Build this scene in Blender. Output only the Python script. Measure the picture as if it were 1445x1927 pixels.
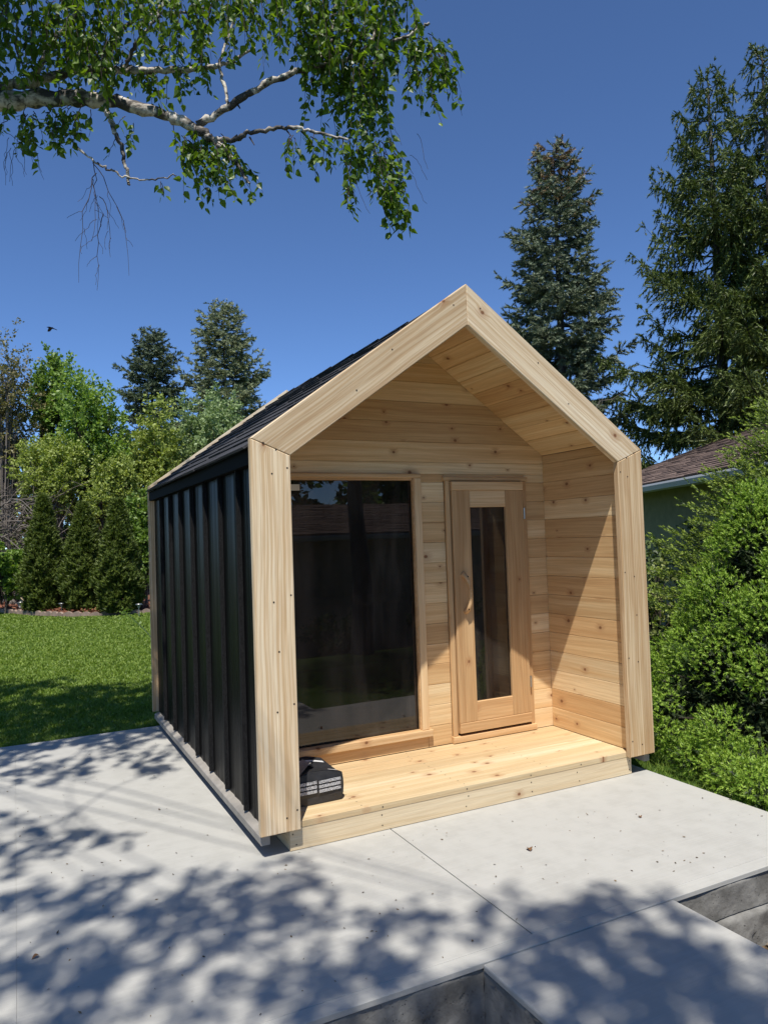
import bpy, math, random
import numpy as np
from mathutils import Vector, Matrix

rng = np.random.default_rng(11)
random.seed(11)
scene = bpy.context.scene
for o in list(bpy.data.objects):
    bpy.data.objects.remove(o)
COL = scene.collection

# ------------------------------------------------------------------ camera
CAM = np.array([-2.3849, -3.6151, 1.5739])
CR = np.array([0.89532789, -0.44410174, -0.03408237])
CU = np.array([0.01491672, -0.04657991, 0.99880319])
CF = np.array([0.44515778, 0.89476475, 0.03507975])
FPX = 1398.03
cd = bpy.data.cameras.new('camera')
cam = bpy.data.objects.new('camera', cd)
COL.objects.link(cam)
cd.sensor_fit = 'VERTICAL'
cd.sensor_height = 36.0
cd.lens = FPX / 1927.0 * 36.0
cd.clip_start = 0.05
cd.clip_end = 2000
M = Matrix(((CR[0], CU[0], -CF[0], CAM[0]), (CR[1], CU[1], -CF[1], CAM[1]), (CR[2], CU[2], -CF[2], CAM[2]), (0, 0, 0, 1)))
cam.matrix_world = M
scene.camera = cam

def at(u, v, d):            # a point of the place at depth d in front of the viewpoint
    return CAM + d * (CF + CR * (u - 722.5) / FPX - CU * (v - 963.5) / FPX)

def floor_at(u, v, z=0.0):
    d = CF + CR * (u - 722.5) / FPX - CU * (v - 963.5) / FPX
    return CAM + d * (z - CAM[2]) / d[2]

# ------------------------------------------------------------------ sky + sun
SUN_A, SUN_B = 0.55, 2.29
LDIR = np.array([SUN_A, 1.0, -SUN_B]); LDIR /= np.linalg.norm(LDIR)
ELEV = math.asin(-LDIR[2])
world = bpy.data.worlds.new('World')
scene.world = world
world.use_nodes = True
wn = world.node_tree.nodes
sky = wn.new('ShaderNodeTexSky')
sky.sky_type = 'NISHITA'
sky.sun_disc = False
sky.sun_elevation = ELEV
sky.sun_rotation = math.atan2(-LDIR[0], -LDIR[1])
sky.altitude = 0
sky.air_density = 0.6
sky.dust_density = 0.0
sky.ozone_density = 10.0
bgn = wn['Background']
bgn.inputs['Strength'].default_value = 0.15
world.node_tree.links.new(sky.outputs[0], bgn.inputs[0])
sd = bpy.data.lights.new('sun', 'SUN')
sd.energy = 5.0
sd.angle = math.radians(0.55)
sd.color = (1.0, 0.955, 0.88)
sun = bpy.data.objects.new('sun', sd)
COL.objects.link(sun)
sun.rotation_euler = Vector(LDIR).to_track_quat('-Z', 'Y').to_euler()
sun.location = (-6, -10, 20)
scene.view_settings.view_transform = 'Standard'
scene.view_settings.look = 'None'
scene.view_settings.exposure = 0.2
scene.view_settings.gamma = 1.0
scene.view_settings.use_curve_mapping = False

# ------------------------------------------------------------------ helpers
def tag(o, label=None, cat=None, group=None, kind=None):
    if label: o['label'] = label
    if cat: o['category'] = cat
    if group: o['group'] = group
    if kind: o['kind'] = kind
    return o

def empty(name, loc=(0, 0, 0), rz=0.0, parent=None):
    o = bpy.data.objects.new(name, None)
    COL.objects.link(o)
    o.location = loc
    o.rotation_euler = (0, 0, rz)
    o.empty_display_size = 0.1
    if parent: o.parent = parent
    return o

def link(name, me, m, parent=None, smooth=False):
    if m is not None:
        for k in (m if isinstance(m, (list, tuple)) else [m]):
            me.materials.append(k)
    if smooth:
        me.polygons.foreach_set('use_smooth', np.ones(len(me.polygons), dtype=bool))
    o = bpy.data.objects.new(name, me)
    COL.objects.link(o)
    if parent: o.parent = parent
    return o

def pyobj(name, V, F, m, parent=None, smooth=False):
    me = bpy.data.meshes.new(name)
    me.from_pydata([tuple(map(float, v)) for v in V], [], F)
    me.update()
    return link(name, me, m, parent, smooth)

def npobj(name, V, F, m, parent=None, smooth=False, mi=None):
    V = np.ascontiguousarray(V, dtype=np.float32)
    F = np.ascontiguousarray(F, dtype=np.int32)
    k = F.shape[1]
    me = bpy.data.meshes.new(name)
    me.vertices.add(len(V)); me.vertices.foreach_set('co', V.ravel())
    me.loops.add(F.size); me.loops.foreach_set('vertex_index', F.ravel())
    me.polygons.add(len(F))
    me.polygons.foreach_set('loop_start', np.arange(0, F.size, k, dtype=np.int32))
    if not smooth: me.polygons.foreach_set('use_smooth', np.zeros(len(F), dtype=bool))
    if mi is not None:
        me.polygons.foreach_set('material_index', np.ascontiguousarray(mi, dtype=np.int32))
    me.update(calc_edges=True)
    return link(name, me, m, parent, smooth)

class Acc:
    def __init__(s): s.V = []; s.F = []; s.MI = []; s.n = 0
    def add(s, V, F, mi=0):
        V = np.asarray(V, dtype=float); F = np.asarray(F, dtype=int)
        if len(F) == 0: return
        s.V.append(V); s.F.append(F + s.n); s.MI.append(np.full(len(F), mi)); s.n += len(V)
    def box(s, x0, x1, y0, y1, z0, z1):
        V = [(x, y, z) for x in (x0, x1) for y in (y0, y1) for z in (z0, z1)]
        s.add(V, [(0, 1, 3, 2), (4, 6, 7, 5), (0, 4, 5, 1), (2, 3, 7, 6), (0, 2, 6, 4), (1, 5, 7, 3)])
    def build(s, name, m, parent=None, smooth=False):
        return npobj(name, np.concatenate(s.V), np.concatenate(s.F), m, parent, smooth, np.concatenate(s.MI))

def box(name, x0, x1, y0, y1, z0, z1, m, parent=None, bev=0.0):
    a = Acc()
    if bev <= 0:
        a.box(x0, x1, y0, y1, z0, z1)
        return a.build(name, m, parent)
    cx, cy, cz = (x0 + x1) / 2, (y0 + y1) / 2, (z0 + z1) / 2
    hx, hy, hz = (x1 - x0) / 2, (y1 - y0) / 2, (z1 - z0) / 2
    import bmesh
    bm = bmesh.new()
    bmesh.ops.create_cube(bm, size=1.0)
    for v in bm.verts: v.co = (v.co.x * 2 * hx, v.co.y * 2 * hy, v.co.z * 2 * hz)
    bmesh.ops.bevel(bm, geom=bm.edges[:], offset=bev, segments=2, affect='EDGES', profile=0.5)
    me = bpy.data.meshes.new(name); bm.to_mesh(me); bm.free()
    o = link(name, me, m, parent)
    o.location = (cx, cy, cz)
    return o

def nrm(a): return a / np.maximum(np.linalg.norm(a, axis=-1, keepdims=True), 1e-9)

def tube(P, R, sides=6):
    P = np.asarray(P, float); R = np.asarray(R, float) * np.ones(len(P))
    T = nrm(np.gradient(P, axis=0))
    ref = np.array([0.31, 0.17, 0.93]) if abs(T[0][2]) < 0.8 else np.array([1.0, 0.2, 0.1])
    A = nrm(np.cross(T, ref)); B = np.cross(T, A)
    ang = np.arange(sides) * 2 * np.pi / sides
    V = P[:, None, :] + R[:, None, None] * (np.cos(ang)[None, :, None] * A[:, None, :] + np.sin(ang)[None, :, None] * B[:, None, :])
    V = V.reshape(-1, 3)
    n = len(P)
    i = np.arange(n - 1)[:, None] * sides; j = np.arange(sides)[None, :]; k = (j + 1) % sides
    F = np.stack([i + j, i + k, i + sides + k, i + sides + j], -1).reshape(-1, 4)
    return V, F

def smooth_path(P, n):
    P = np.asarray(P, float)
    k = len(P)
    t = np.linspace(0, k - 1, n)
    out = []
    for x in t:
        i = min(int(x), k - 2); f = x - i
        p0 = P[max(i - 1, 0)]; p1 = P[i]; p2 = P[i + 1]; p3 = P[min(i + 2, k - 1)]
        out.append(0.5 * ((2 * p1) + (p2 - p0) * f + (2 * p0 - 5 * p1 + 4 * p2 - p3) * f * f + (3 * p1 - p0 - 3 * p2 + p3) * f ** 3))
    return np.array(out)

def clip_poly(P, a, b, c):          # keep a*x+b*y<=c
    out = []
    for i in range(len(P)):
        p, q = P[i], P[(i + 1) % len(P)]
        dp, dq = a * p[0] + b * p[1] - c, a * q[0] + b * q[1] - c
        if dp <= 0: out.append(p)
        if dp * dq < 0:
            t = dp / (dp - dq); out.append((p[0] + t * (q[0] - p[0]), p[1] + t * (q[1] - p[1])))
    return out

def inset_poly(P, d):
    n = len(P)
    area = sum(P[i][0] * P[(i + 1) % n][1] - P[(i + 1) % n][0] * P[i][1] for i in range(n))
    s = 1 if area > 0 else -1
    out = []
    for i in range(n):
        p0 = np.array(P[i - 1]); p1 = np.array(P[i]); p2 = np.array(P[(i + 1) % n])
        e1 = p1 - p0; e2 = p2 - p1
        e1 = e1 / np.linalg.norm(e1); e2 = e2 / np.linalg.norm(e2)
        n1 = s * np.array([-e1[1], e1[0]]); n2 = s * np.array([-e2[1], e2[0]])
        k = 1 + n1 @ n2
        out.append(tuple(p1 + d * (n1 + n2) / max(k, 0.25)))
    return out

def board(name, origin, U, N, poly, thick, m, parent=None, ch=0.0025):
    """A board whose face lies in the plane through origin; U runs along the grain, N points out of the face."""
    U = Vector(U).normalized(); N = Vector(N).normalized(); W = N.cross(U)
    P = [tuple(p) for p in poly]
    n = len(P)
    if sum(P[i][0] * P[(i + 1) % n][1] - P[(i + 1) % n][0] * P[i][1] for i in range(n)) < 0: P = P[::-1]
    cx = (min(p[0] for p in P) + max(p[0] for p in P)) / 2
    cy = (min(p[1] for p in P) + max(p[1] for p in P)) / 2
    P = [(p[0] - cx, p[1] - cy) for p in P]
    Q = inset_poly(P, ch)
    V = [(p[0], p[1], -thick) for p in P] + [(p[0], p[1], -ch) for p in P] + [(q[0], q[1], 0) for q in Q]
    F = [tuple(range(n))[::-1], tuple(range(2 * n, 3 * n))]
    for i in range(n):
        j = (i + 1) % n
        F.append((i, j, n + j, n + i)); F.append((n + i, n + j, 2 * n + j, 2 * n + i))
    o = pyobj(name, V, F, m, parent)
    c = Vector(origin) + U * cx + W * cy
    o.matrix_basis = Matrix(((U.x, W.x, N.x, c.x), (U.y, W.y, N.y, c.y), (U.z, W.z, N.z, c.z), (0, 0, 0, 1)))
    return o

def rect(x0, x1, y0, y1): return [(x0, y0), (x1, y0), (x1, y1), (x0, y1)]

# ------------------------------------------------------------------ materials
class NT:
    def __init__(s, name):
        s.m = bpy.data.materials.new(name); s.m.use_nodes = True
        s.t = s.m.node_tree; s.b = s.t.nodes['Principled BSDF']; s.out = s.t.nodes['Material Output']
    def n(s, typ, **kw):
        x = s.t.nodes.new('ShaderNode' + typ)
        for k, v in kw.items():
            if k.startswith('i_'): x.inputs[k[2:].replace('_', ' ')].default_value = v
            else: setattr(x, k, v)
        return x
    def l(s, a, b): s.t.links.new(a, b)
    def math(s, op, a, b=None, c=None, clamp=False):
        x = s.n('Math', operation=op); x.use_clamp = clamp
        for i, v in enumerate((a, b, c)):
            if v is None: continue
            if isinstance(v, (int, float)): x.inputs[i].default_value = v
            else: s.l(v, x.inputs[i])
        return x.outputs[0]
    def vmath(s, op, a, b):
        x = s.n('VectorMath', operation=op)
        for i, v in enumerate((a, b)):
            if v is None: continue
            if isinstance(v, (tuple, list)): x.inputs[i].default_value = v
            else: s.l(v, x.inputs[i])
        return x
    def noise(s, vec, scale, detail=3, rough=0.55, dist=0.0):
        x = s.n('TexNoise'); x.inputs['Scale'].default_value = scale; x.inputs['Detail'].default_value = detail
        x.inputs['Roughness'].default_value = rough; x.inputs['Distortion'].default_value = dist
        if vec is not None: s.l(vec, x.inputs['Vector'])
        return x
    def ramp(s, fac, stops):
        x = s.n('ValToRGB'); e = x.color_ramp.elements
        while len(e) < len(stops): e.new(0.5)
        for k, (p, c) in zip(e, stops): k.position = p; k.color = (*c, 1) if len(c) == 3 else c
        s.l(fac, x.inputs[0]); return x.outputs[0]
    def maprange(s, v, a, b, c, d, smooth=True):
        x = s.n('MapRange'); x.interpolation_type = 'SMOOTHSTEP' if smooth else 'LINEAR'
        s.l(v, x.inputs[0])
        for i, k in enumerate((a, b, c, d)): x.inputs[1 + i].default_value = k
        return x.outputs[0]
    def mix(s, fac, a, b, blend='MIX'):
        x = s.n('Mix', data_type='RGBA', blend_type=blend)
        for sock, v in ((x.inputs[0], fac), (x.inputs[6], a), (x.inputs[7], b)):
            if isinstance(v, (int, float)): sock.default_value = v
            elif isinstance(v, tuple): sock.default_value = (*v, 1)
            else: s.l(v, sock)
        return x.outputs[2]
    def bump(s, h, strength=0.3, dist=0.01):
        x = s.n('Bump'); x.inputs['Strength'].default_value = strength; x.inputs['Distance'].default_value = dist
        s.l(h, x.inputs['Height']); s.l(x.outputs[0], s.b.inputs['Normal'])

def plain(name, col, rough=0.6, metal=0.0, spec=0.5, nscale=0, namt=0.25):
    k = NT(name)
    k.b.inputs['Roughness'].default_value = rough; k.b.inputs['Metallic'].default_value = metal
    k.b.inputs['Specular IOR Level'].default_value = spec
    if nscale:
        tc = k.n('TexCoord')
        nz = k.noise(tc.outputs['Object'], nscale, 4)
        lo = tuple(c * (1 - namt) for c in col); hi = tuple(min(1, c * (1 + namt)) for c in col)
        k.l(k.ramp(nz.outputs[0], [(0.3, lo), (0.7, hi)]), k.b.inputs['Base Color'])
        k.bump(nz.outputs[0], 0.2, 0.004)
    else:
        k.b.inputs['Base Color'].default_value = (*col, 1)
    return k.m

def cedar(name, dark, mid, light, knots=0.5, tint=0.2, stripe=0.5):
    k = NT(name)
    tc = k.n('TexCoord'); oi = k.n('ObjectInfo')
    r = oi.outputs['Random']
    r2 = k.math('FRACT', k.math('MULTIPLY', r, 17.31)); r3 = k.math('FRACT', k.math('MULTIPLY', r, 53.77))
    cb = k.n('CombineXYZ')
    k.l(k.math('MULTIPLY', r, 37.0), cb.inputs[0]); k.l(k.math('MULTIPLY', r2, 23.0), cb.inputs[1]); k.l(k.math('MULTIPLY', r3, 11.0), cb.inputs[2])
    p = k.vmath('ADD', tc.outputs['Object'], cb.outputs[0]).outputs[0]
    # knots
    SC = (2.4, 7.2, 7.2)
    ps = k.vmath('MULTIPLY', p, SC).outputs[0]
    vo = k.n('TexVoronoi', feature='F1', voronoi_dimensions='2D'); vo.inputs['Scale'].default_value = 1.0; k.l(ps, vo.inputs['Vector'])
    dv = k.vmath('SUBTRACT', ps, vo.outputs['Position']).outputs[0]
    dv = k.vmath('MULTIPLY', dv, (1 / (SC[0] * 1.3), 1 / SC[1], 0.0)).outputs[0]
    ln = k.n('VectorMath', operation='LENGTH'); k.l(dv, ln.inputs[0])
    sx = k.n('SeparateColor'); k.l(vo.outputs['Color'], sx.inputs[0])
    on = k.math('GREATER_THAN', sx.outputs[0], 1 - knots)
    size = k.math('MULTIPLY_ADD', sx.outputs[1], 0.7, 0.3)
    d = k.math('DIVIDE', ln.outputs['Value'], size)
    wob = k.noise(p, 60, 2)
    d = k.math('ADD', d, k.math('MULTIPLY', k.math('SUBTRACT', wob.outputs[0], 0.5), 0.008))
    core = k.math('MULTIPLY', k.maprange(d, 0.007, 0.016, 1, 0), on)
    halo = k.math('MULTIPLY', k.maprange(d, 0.008, 0.06, 1, 0), on)
    # grain, bent round the knots
    bend = k.n('CombineXYZ')
    k.l(k.math('MULTIPLY', halo, 0.016), bend.inputs[1])
    pb = k.vmath('ADD', p, bend.outputs[0]).outputs[0]
    w = k.noise(k.vmath('MULTIPLY', pb, (0.9, 2.5, 2.5)).outputs[0], 1.0, 2)
    warp = k.n('CombineXYZ'); k.l(k.math('MULTIPLY', w.outputs[0], 0.05), warp.inputs[1])
    pb = k.vmath('ADD', pb, warp.outputs[0]).outputs[0]
    g1 = k.noise(k.vmath('MULTIPLY', pb, (0.55, 16, 16)).outputs[0], 1.0, 2, 0.5)
    g2 = k.noise(k.vmath('MULTIPLY', pb, (1.3, 75, 75)).outputs[0], 1.0, 3, 0.6)
    g3 = k.noise(k.vmath('MULTIPLY', pb, (6.0, 330, 330)).outputs[0], 1.0, 2, 0.6)
    base = k.ramp(k.math('ADD', k.math('MULTIPLY', g1.outputs[0], 0.62), k.math('MULTIPLY', r2, 0.38)),
                  [(0.30, dark), (0.50, mid), (0.68, light)])
    lines = k.maprange(g2.outputs[0], 0.38, 0.62, 0, 1)
    col = k.mix(k.math('MULTIPLY', k.math('SUBTRACT', 1.0, lines), stripe), base, k.mix(1.0, base, (0.74, 0.62, 0.50), 'MULTIPLY'))
    fine = k.maprange(g3.outputs[0], 0.35, 0.65, 0.90, 1.05, False)
    cc = k.n('CombineColor'); [k.l(fine, cc.inputs[i]) for i in range(3)]
    col = k.mix(1.0, col, cc.outputs[0], 'MULTIPLY')
    tv = k.math('MULTIPLY_ADD', r3, tint * 2, 1 - tint)
    ct = k.n('CombineColor'); [k.l(tv, ct.inputs[i]) for i in range(3)]
    col = k.mix(1.0, col, ct.outputs[0], 'MULTIPLY')
    # knots: reddish halo, rings, dark core
    ring = k.math('SINE', k.math('MULTIPLY', d, 900.0))
    kc = k.mix(k.maprange(ring, -1, 1, 0, 1), (0.15, 0.06, 0.025), (0.28, 0.13, 0.06))
    col = k.mix(k.math('MULTIPLY', halo, 0.42), col, (0.36, 0.17, 0.075))
    col = k.mix(k.math('MULTIPLY', core, 0.95), col, kc)
    k.l(col, k.b.inputs['Base Color'])
    k.b.inputs['Roughness'].default_value = 0.62
    k.b.inputs['Specular IOR Level'].default_value = 0.3
    k.bump(k.math('ADD', g3.outputs[0], k.math('MULTIPLY', g2.outputs[0], 0.8)), 0.18, 0.002)
    return k.m

CED_WALL = cedar('cedar_wall', (0.62, 0.39, 0.185), (0.745, 0.515, 0.265), (0.83, 0.64, 0.38), 0.62, 0.10, 0.42)
CED_TRIM = cedar('cedar_trim', (0.58, 0.41, 0.235), (0.73, 0.555, 0.345), (0.84, 0.70, 0.49), 0.24, 0.08, 0.85)
CED_RAKE = cedar('cedar_rake', (0.62, 0.47, 0.295), (0.80, 0.655, 0.45), (0.90, 0.79, 0.61), 0.34, 0.05, 0.8)
CED_DECK = cedar('cedar_deck', (0.55, 0.40, 0.225), (0.64, 0.495, 0.29), (0.73, 0.60, 0.40), 0.55, 0.07, 0.35)
CED_RISER = cedar('pine_riser', (0.60, 0.46, 0.275), (0.67, 0.53, 0.335), (0.73, 0.60, 0.40), 0.25, 0.05, 0.3)
CED_DOOR = cedar('cedar_door', (0.55, 0.345, 0.17), (0.69, 0.465, 0.245), (0.77, 0.565, 0.33), 0.3, 0.08, 0.5)
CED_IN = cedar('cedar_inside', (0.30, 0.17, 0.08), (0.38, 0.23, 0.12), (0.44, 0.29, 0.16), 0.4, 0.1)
BLACK = plain('black_steel', (0.003, 0.003, 0.0032), 0.40, 0.0, 0.10, 6, 0.25)
SEAM = plain('black_granular_cap', (0.012, 0.012, 0.0125), 0.8, 0, 0.15, 160, 0.8)
MATTE = plain('matte_black_trim', (0.004, 0.004, 0.0045), 0.7, 0, 0.06)
SKIRT = plain('grey_skirt_flashing', (0.30, 0.275, 0.24), 0.6, 0, 0.4, 14, 0.15)
DARKW = plain('dark_framing', (0.05, 0.04, 0.03), 0.8)
SCREW = plain('screw_head', (0.035, 0.025, 0.02), 0.5, 0.4)
STEEL = plain('brushed_steel', (0.55, 0.55, 0.56), 0.3, 1.0)

def shingle_mat(name, a, b, rs=420):
    k = NT(name)
    tc = k.n('TexCoord'); oi = k.n('ObjectInfo')
    nz = k.noise(tc.outputs['Object'], rs, 2, 0.7)
    c = k.ramp(nz.outputs[0], [(0.35, a), (0.65, b)])
    v = k.math('MULTIPLY_ADD', oi.outputs['Random'], 0.5, 0.75)
    ct = k.n('CombineColor'); [k.l(v, ct.inputs[i]) for i in range(3)]
    k.l(k.mix(1.0, c, ct.outputs[0], 'MULTIPLY'), k.b.inputs['Base Color'])
    k.b.inputs['Roughness'].default_value = 0.85; k.b.inputs['Specular IOR Level'].default_value = 0.25
    k.bump(nz.outputs[0], 0.6, 0.003)
    return k.m
SHING = shingle_mat('charcoal_shingle', (0.012, 0.012, 0.014), (0.075, 0.075, 0.082))
SHING_BR = shingle_mat('brown_shingle', (0.085, 0.058, 0.048), (0.20, 0.145, 0.12), 120)

def concrete(name, base, dark, rough_face=False):
    k = NT(name)
    g = k.n('NewGeometry'); p = g.outputs['Position']
    n1 = k.noise(p, 1.1, 5, 0.6); n2 = k.noise(p, 9, 5, 0.65)
    st = k.noise(k.vmath('MULTIPLY', p, (2.2, 130, 130)).outputs[0], 1.0, 3, 0.65)
    n3 = k.noise(p, 260, 2, 0.7)
    f = k.math('ADD', k.math('MULTIPLY', n1.outputs[0], 0.5), k.math('MULTIPLY', n2.outputs[0], 0.5))
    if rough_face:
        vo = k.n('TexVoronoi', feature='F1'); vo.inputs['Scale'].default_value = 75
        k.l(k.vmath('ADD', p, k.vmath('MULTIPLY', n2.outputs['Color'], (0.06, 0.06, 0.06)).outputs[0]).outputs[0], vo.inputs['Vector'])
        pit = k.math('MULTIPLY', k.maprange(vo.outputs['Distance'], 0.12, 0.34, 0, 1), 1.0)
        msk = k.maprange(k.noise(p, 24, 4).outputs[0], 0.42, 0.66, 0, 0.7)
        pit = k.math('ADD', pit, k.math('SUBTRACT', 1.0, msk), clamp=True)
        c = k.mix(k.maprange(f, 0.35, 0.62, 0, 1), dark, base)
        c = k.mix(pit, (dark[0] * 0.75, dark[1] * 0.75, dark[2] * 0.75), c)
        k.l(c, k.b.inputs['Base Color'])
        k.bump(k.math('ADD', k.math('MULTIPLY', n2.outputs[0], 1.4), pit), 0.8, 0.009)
    else:
        f = k.math('ADD', f, k.math('MULTIPLY', k.math('SUBTRACT', st.outputs[0], 0.5), 0.35))
        c = k.mix(k.maprange(f, 0.36, 0.6, 0, 1), dark, base)
        spk = k.maprange(n3.outputs[0], 0.27, 0.33, 0.6, 0)
        c = k.mix(spk, c, (0.30, 0.28, 0.25))
        k.l(c, k.b.inputs['Base Color'])
        k.bump(k.math('ADD', st.outputs[0], k.math('MULTIPLY', n3.outputs[0], 0.5)), 0.22, 0.003)
    k.b.inputs['Roughness'].default_value = 0.85; k.b.inputs['Specular IOR Level'].default_value = 0.25
    return k.m
CONC = concrete('broomed_concrete', (0.43, 0.422, 0.39), (0.385, 0.377, 0.347))
CONC_B = concrete('trowelled_concrete', (0.445, 0.438, 0.405), (0.40, 0.393, 0.362))
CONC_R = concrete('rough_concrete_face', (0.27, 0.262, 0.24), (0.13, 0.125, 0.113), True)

def leaf_mat(name, c1, c2, trans=0.35, rough=0.5, tcol=None, spec=0.4):
    k = NT(name)
    g = k.n('NewGeometry')
    c = k.mix(g.outputs['Random Per Island'], c1, c2)
    k.l(c, k.b.inputs['Base Color'])
    k.b.inputs['Roughness'].default_value = rough; k.b.inputs['Specular IOR Level'].default_value = spec
    if trans > 0:
        tr = k.n('BsdfTranslucent')
        tc = k.mix(1.0, c, tcol or (1.25, 1.35, 0.45), 'MULTIPLY'); k.l(tc, tr.inputs[0])
        mx = k.n('MixShader'); mx.inputs[0].default_value = trans
        k.l(k.b.outputs[0], mx.inputs[1]); k.l(tr.outputs[0], mx.inputs[2]); k.l(mx.outputs[0], k.out.inputs[0])
    return k.m

def bark(name, a, b, sc=(18, 18, 4)):
    k = NT(name); g = k.n('NewGeometry')
    nz = k.noise(k.vmath('MULTIPLY', g.outputs['Position'], sc).outputs[0], 1.0, 4, 0.65)
    k.l(k.ramp(nz.outputs[0], [(0.35, a), (0.65, b)]), k.b.inputs['Base Color'])
    k.b.inputs['Roughness'].default_value = 0.85
    k.bump(nz.outputs[0], 0.5, 0.02)
    return k.m
BARK = bark('grey_brown_bark', (0.05, 0.042, 0.035), (0.16, 0.14, 0.12))
TWIG = plain('dark_twig', (0.035, 0.025, 0.018), 0.8)
DEADTW = plain('weathered_dead_twig', (0.17, 0.145, 0.125), 0.85)
def birch_bark():
    k = NT('white_birch_bark'); g = k.n('NewGeometry'); p = g.outputs['Position']
    a = k.noise(k.vmath('MULTIPLY', p, (9, 9, 20)).outputs[0], 1.0, 4, 0.7)
    b = k.noise(p, 5.5, 3, 0.6)
    c = k.ramp(a.outputs[0], [(0.40, (0.06, 0.05, 0.04)), (0.49, (0.30, 0.26, 0.215)), (0.60, (0.58, 0.53, 0.46))])
    c = k.mix(k.maprange(b.outputs[0], 0.52, 0.58, 0, 0.95), c, (0.035, 0.03, 0.027))
    k.l(c, k.b.inputs['Base Color']); k.b.inputs['Roughness'].default_value = 0.7
    k.bump(a.outputs[0], 0.5, 0.015)
    return k.m
BIRCH = birch_bark()

def glass_mat():
    k = NT('bronze_tinted_glass')
    tr = k.n('BsdfTransparent'); tr.inputs[0].default_value = (0.22, 0.195, 0.175, 1)
    gl = k.n('BsdfGlossy'); gl.inputs['Roughness'].default_value = 0.0; gl.inputs[0].default_value = (0.95, 0.93, 0.92, 1)
    fr = k.n('Fresnel'); fr.inputs[0].default_value = 1.5
    mx = k.n('MixShader')
    k.l(k.math('ADD', k.math('MULTIPLY', fr.outputs[0], 1.15), 0.012), mx.inputs[0])
    df = k.n('BsdfDiffuse'); df.inputs[0].default_value = (0.42, 0.36, 0.31, 1)
    tc = k.n('TexCoord'); sm = k.noise(k.vmath('MULTIPLY', tc.outputs['Object'], (7, 7, 1.3)).outputs[0], 1.0, 4, .65)
    md = k.n('MixShader'); k.l(k.maprange(sm.outputs[0], .35, .75, .025, .11), md.inputs[0])
    k.l(tr.outputs[0], md.inputs[1]); k.l(df.outputs[0], md.inputs[2])
    k.l(md.outputs[0], mx.inputs[1]); k.l(gl.outputs[0], mx.inputs[2]); k.l(mx.outputs[0], k.out.inputs[0])
    return k.m
GLASS = glass_mat()

# ------------------------------------------------------------------ ground
def ground():
    k = NT('lawn_soil')
    g = k.n('NewGeometry'); p = g.outputs['Position']
    n1 = k.noise(p, 1.4, 4); n2 = k.noise(p, 38, 4, 0.7)
    c = k.mix(k.maprange(n2.outputs[0], 0.3, 0.7, 0, 1), (0.022, 0.045, 0.008), (0.075, 0.135, 0.025))
    c = k.mix(k.maprange(n1.outputs[0], 0.4, 0.65, 0, 0.4), c, (0.10, 0.15, 0.035))
    sp = k.n('SeparateXYZ'); k.l(p, sp.inputs[0])
    dirt = k.mix(k.maprange(n2.outputs[0], 0.35, 0.65, 0, 1), (0.07, 0.045, 0.025), (0.22, 0.16, 0.10))
    near = k.math('MULTIPLY', k.math('LESS_THAN', sp.outputs[1], -1.2), k.math('GREATER_THAN', sp.outputs[1], -2.6))
    c = k.mix(near, c, dirt)
    k.l(c, k.b.inputs['Base Color']); k.b.inputs['Roughness'].default_value = 0.95
    k.b.inputs['Specular IOR Level'].default_value = 0.1
    k.bump(n2.outputs[0], 0.8, 0.03)
    xs = np.concatenate([[-400, -120, -40], np.arange(-14, 22.1, 1.0), [40, 120, 400]])
    ys = np.concatenate([[-400, -120, -40], np.arange(-20, -1.5, 1.0), [-1.22, -1.18], np.arange(-0.5, 32, 1.0), [60, 140, 500]])
    V = []
    for y in ys:
        for x in xs:
            z = -0.06 if y > -1.2 else -0.33
            z += 0.02 * math.sin(x * 0.9 + y * 0.4) * (1 if y > 4 else 0)
            if y < -6: z -= min(0.9, (-6 - y) * 0.16)
            V.append((x, y, z))
    nx = len(xs)
    F = [(j * nx + i, j * nx + i + 1, (j + 1) * nx + i + 1, (j + 1) * nx + i) for j in range(len(ys) - 1) for i in range(nx - 1)]
    tag(pyobj('ground', V, F, k.m), kind='structure')
ground()

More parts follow.
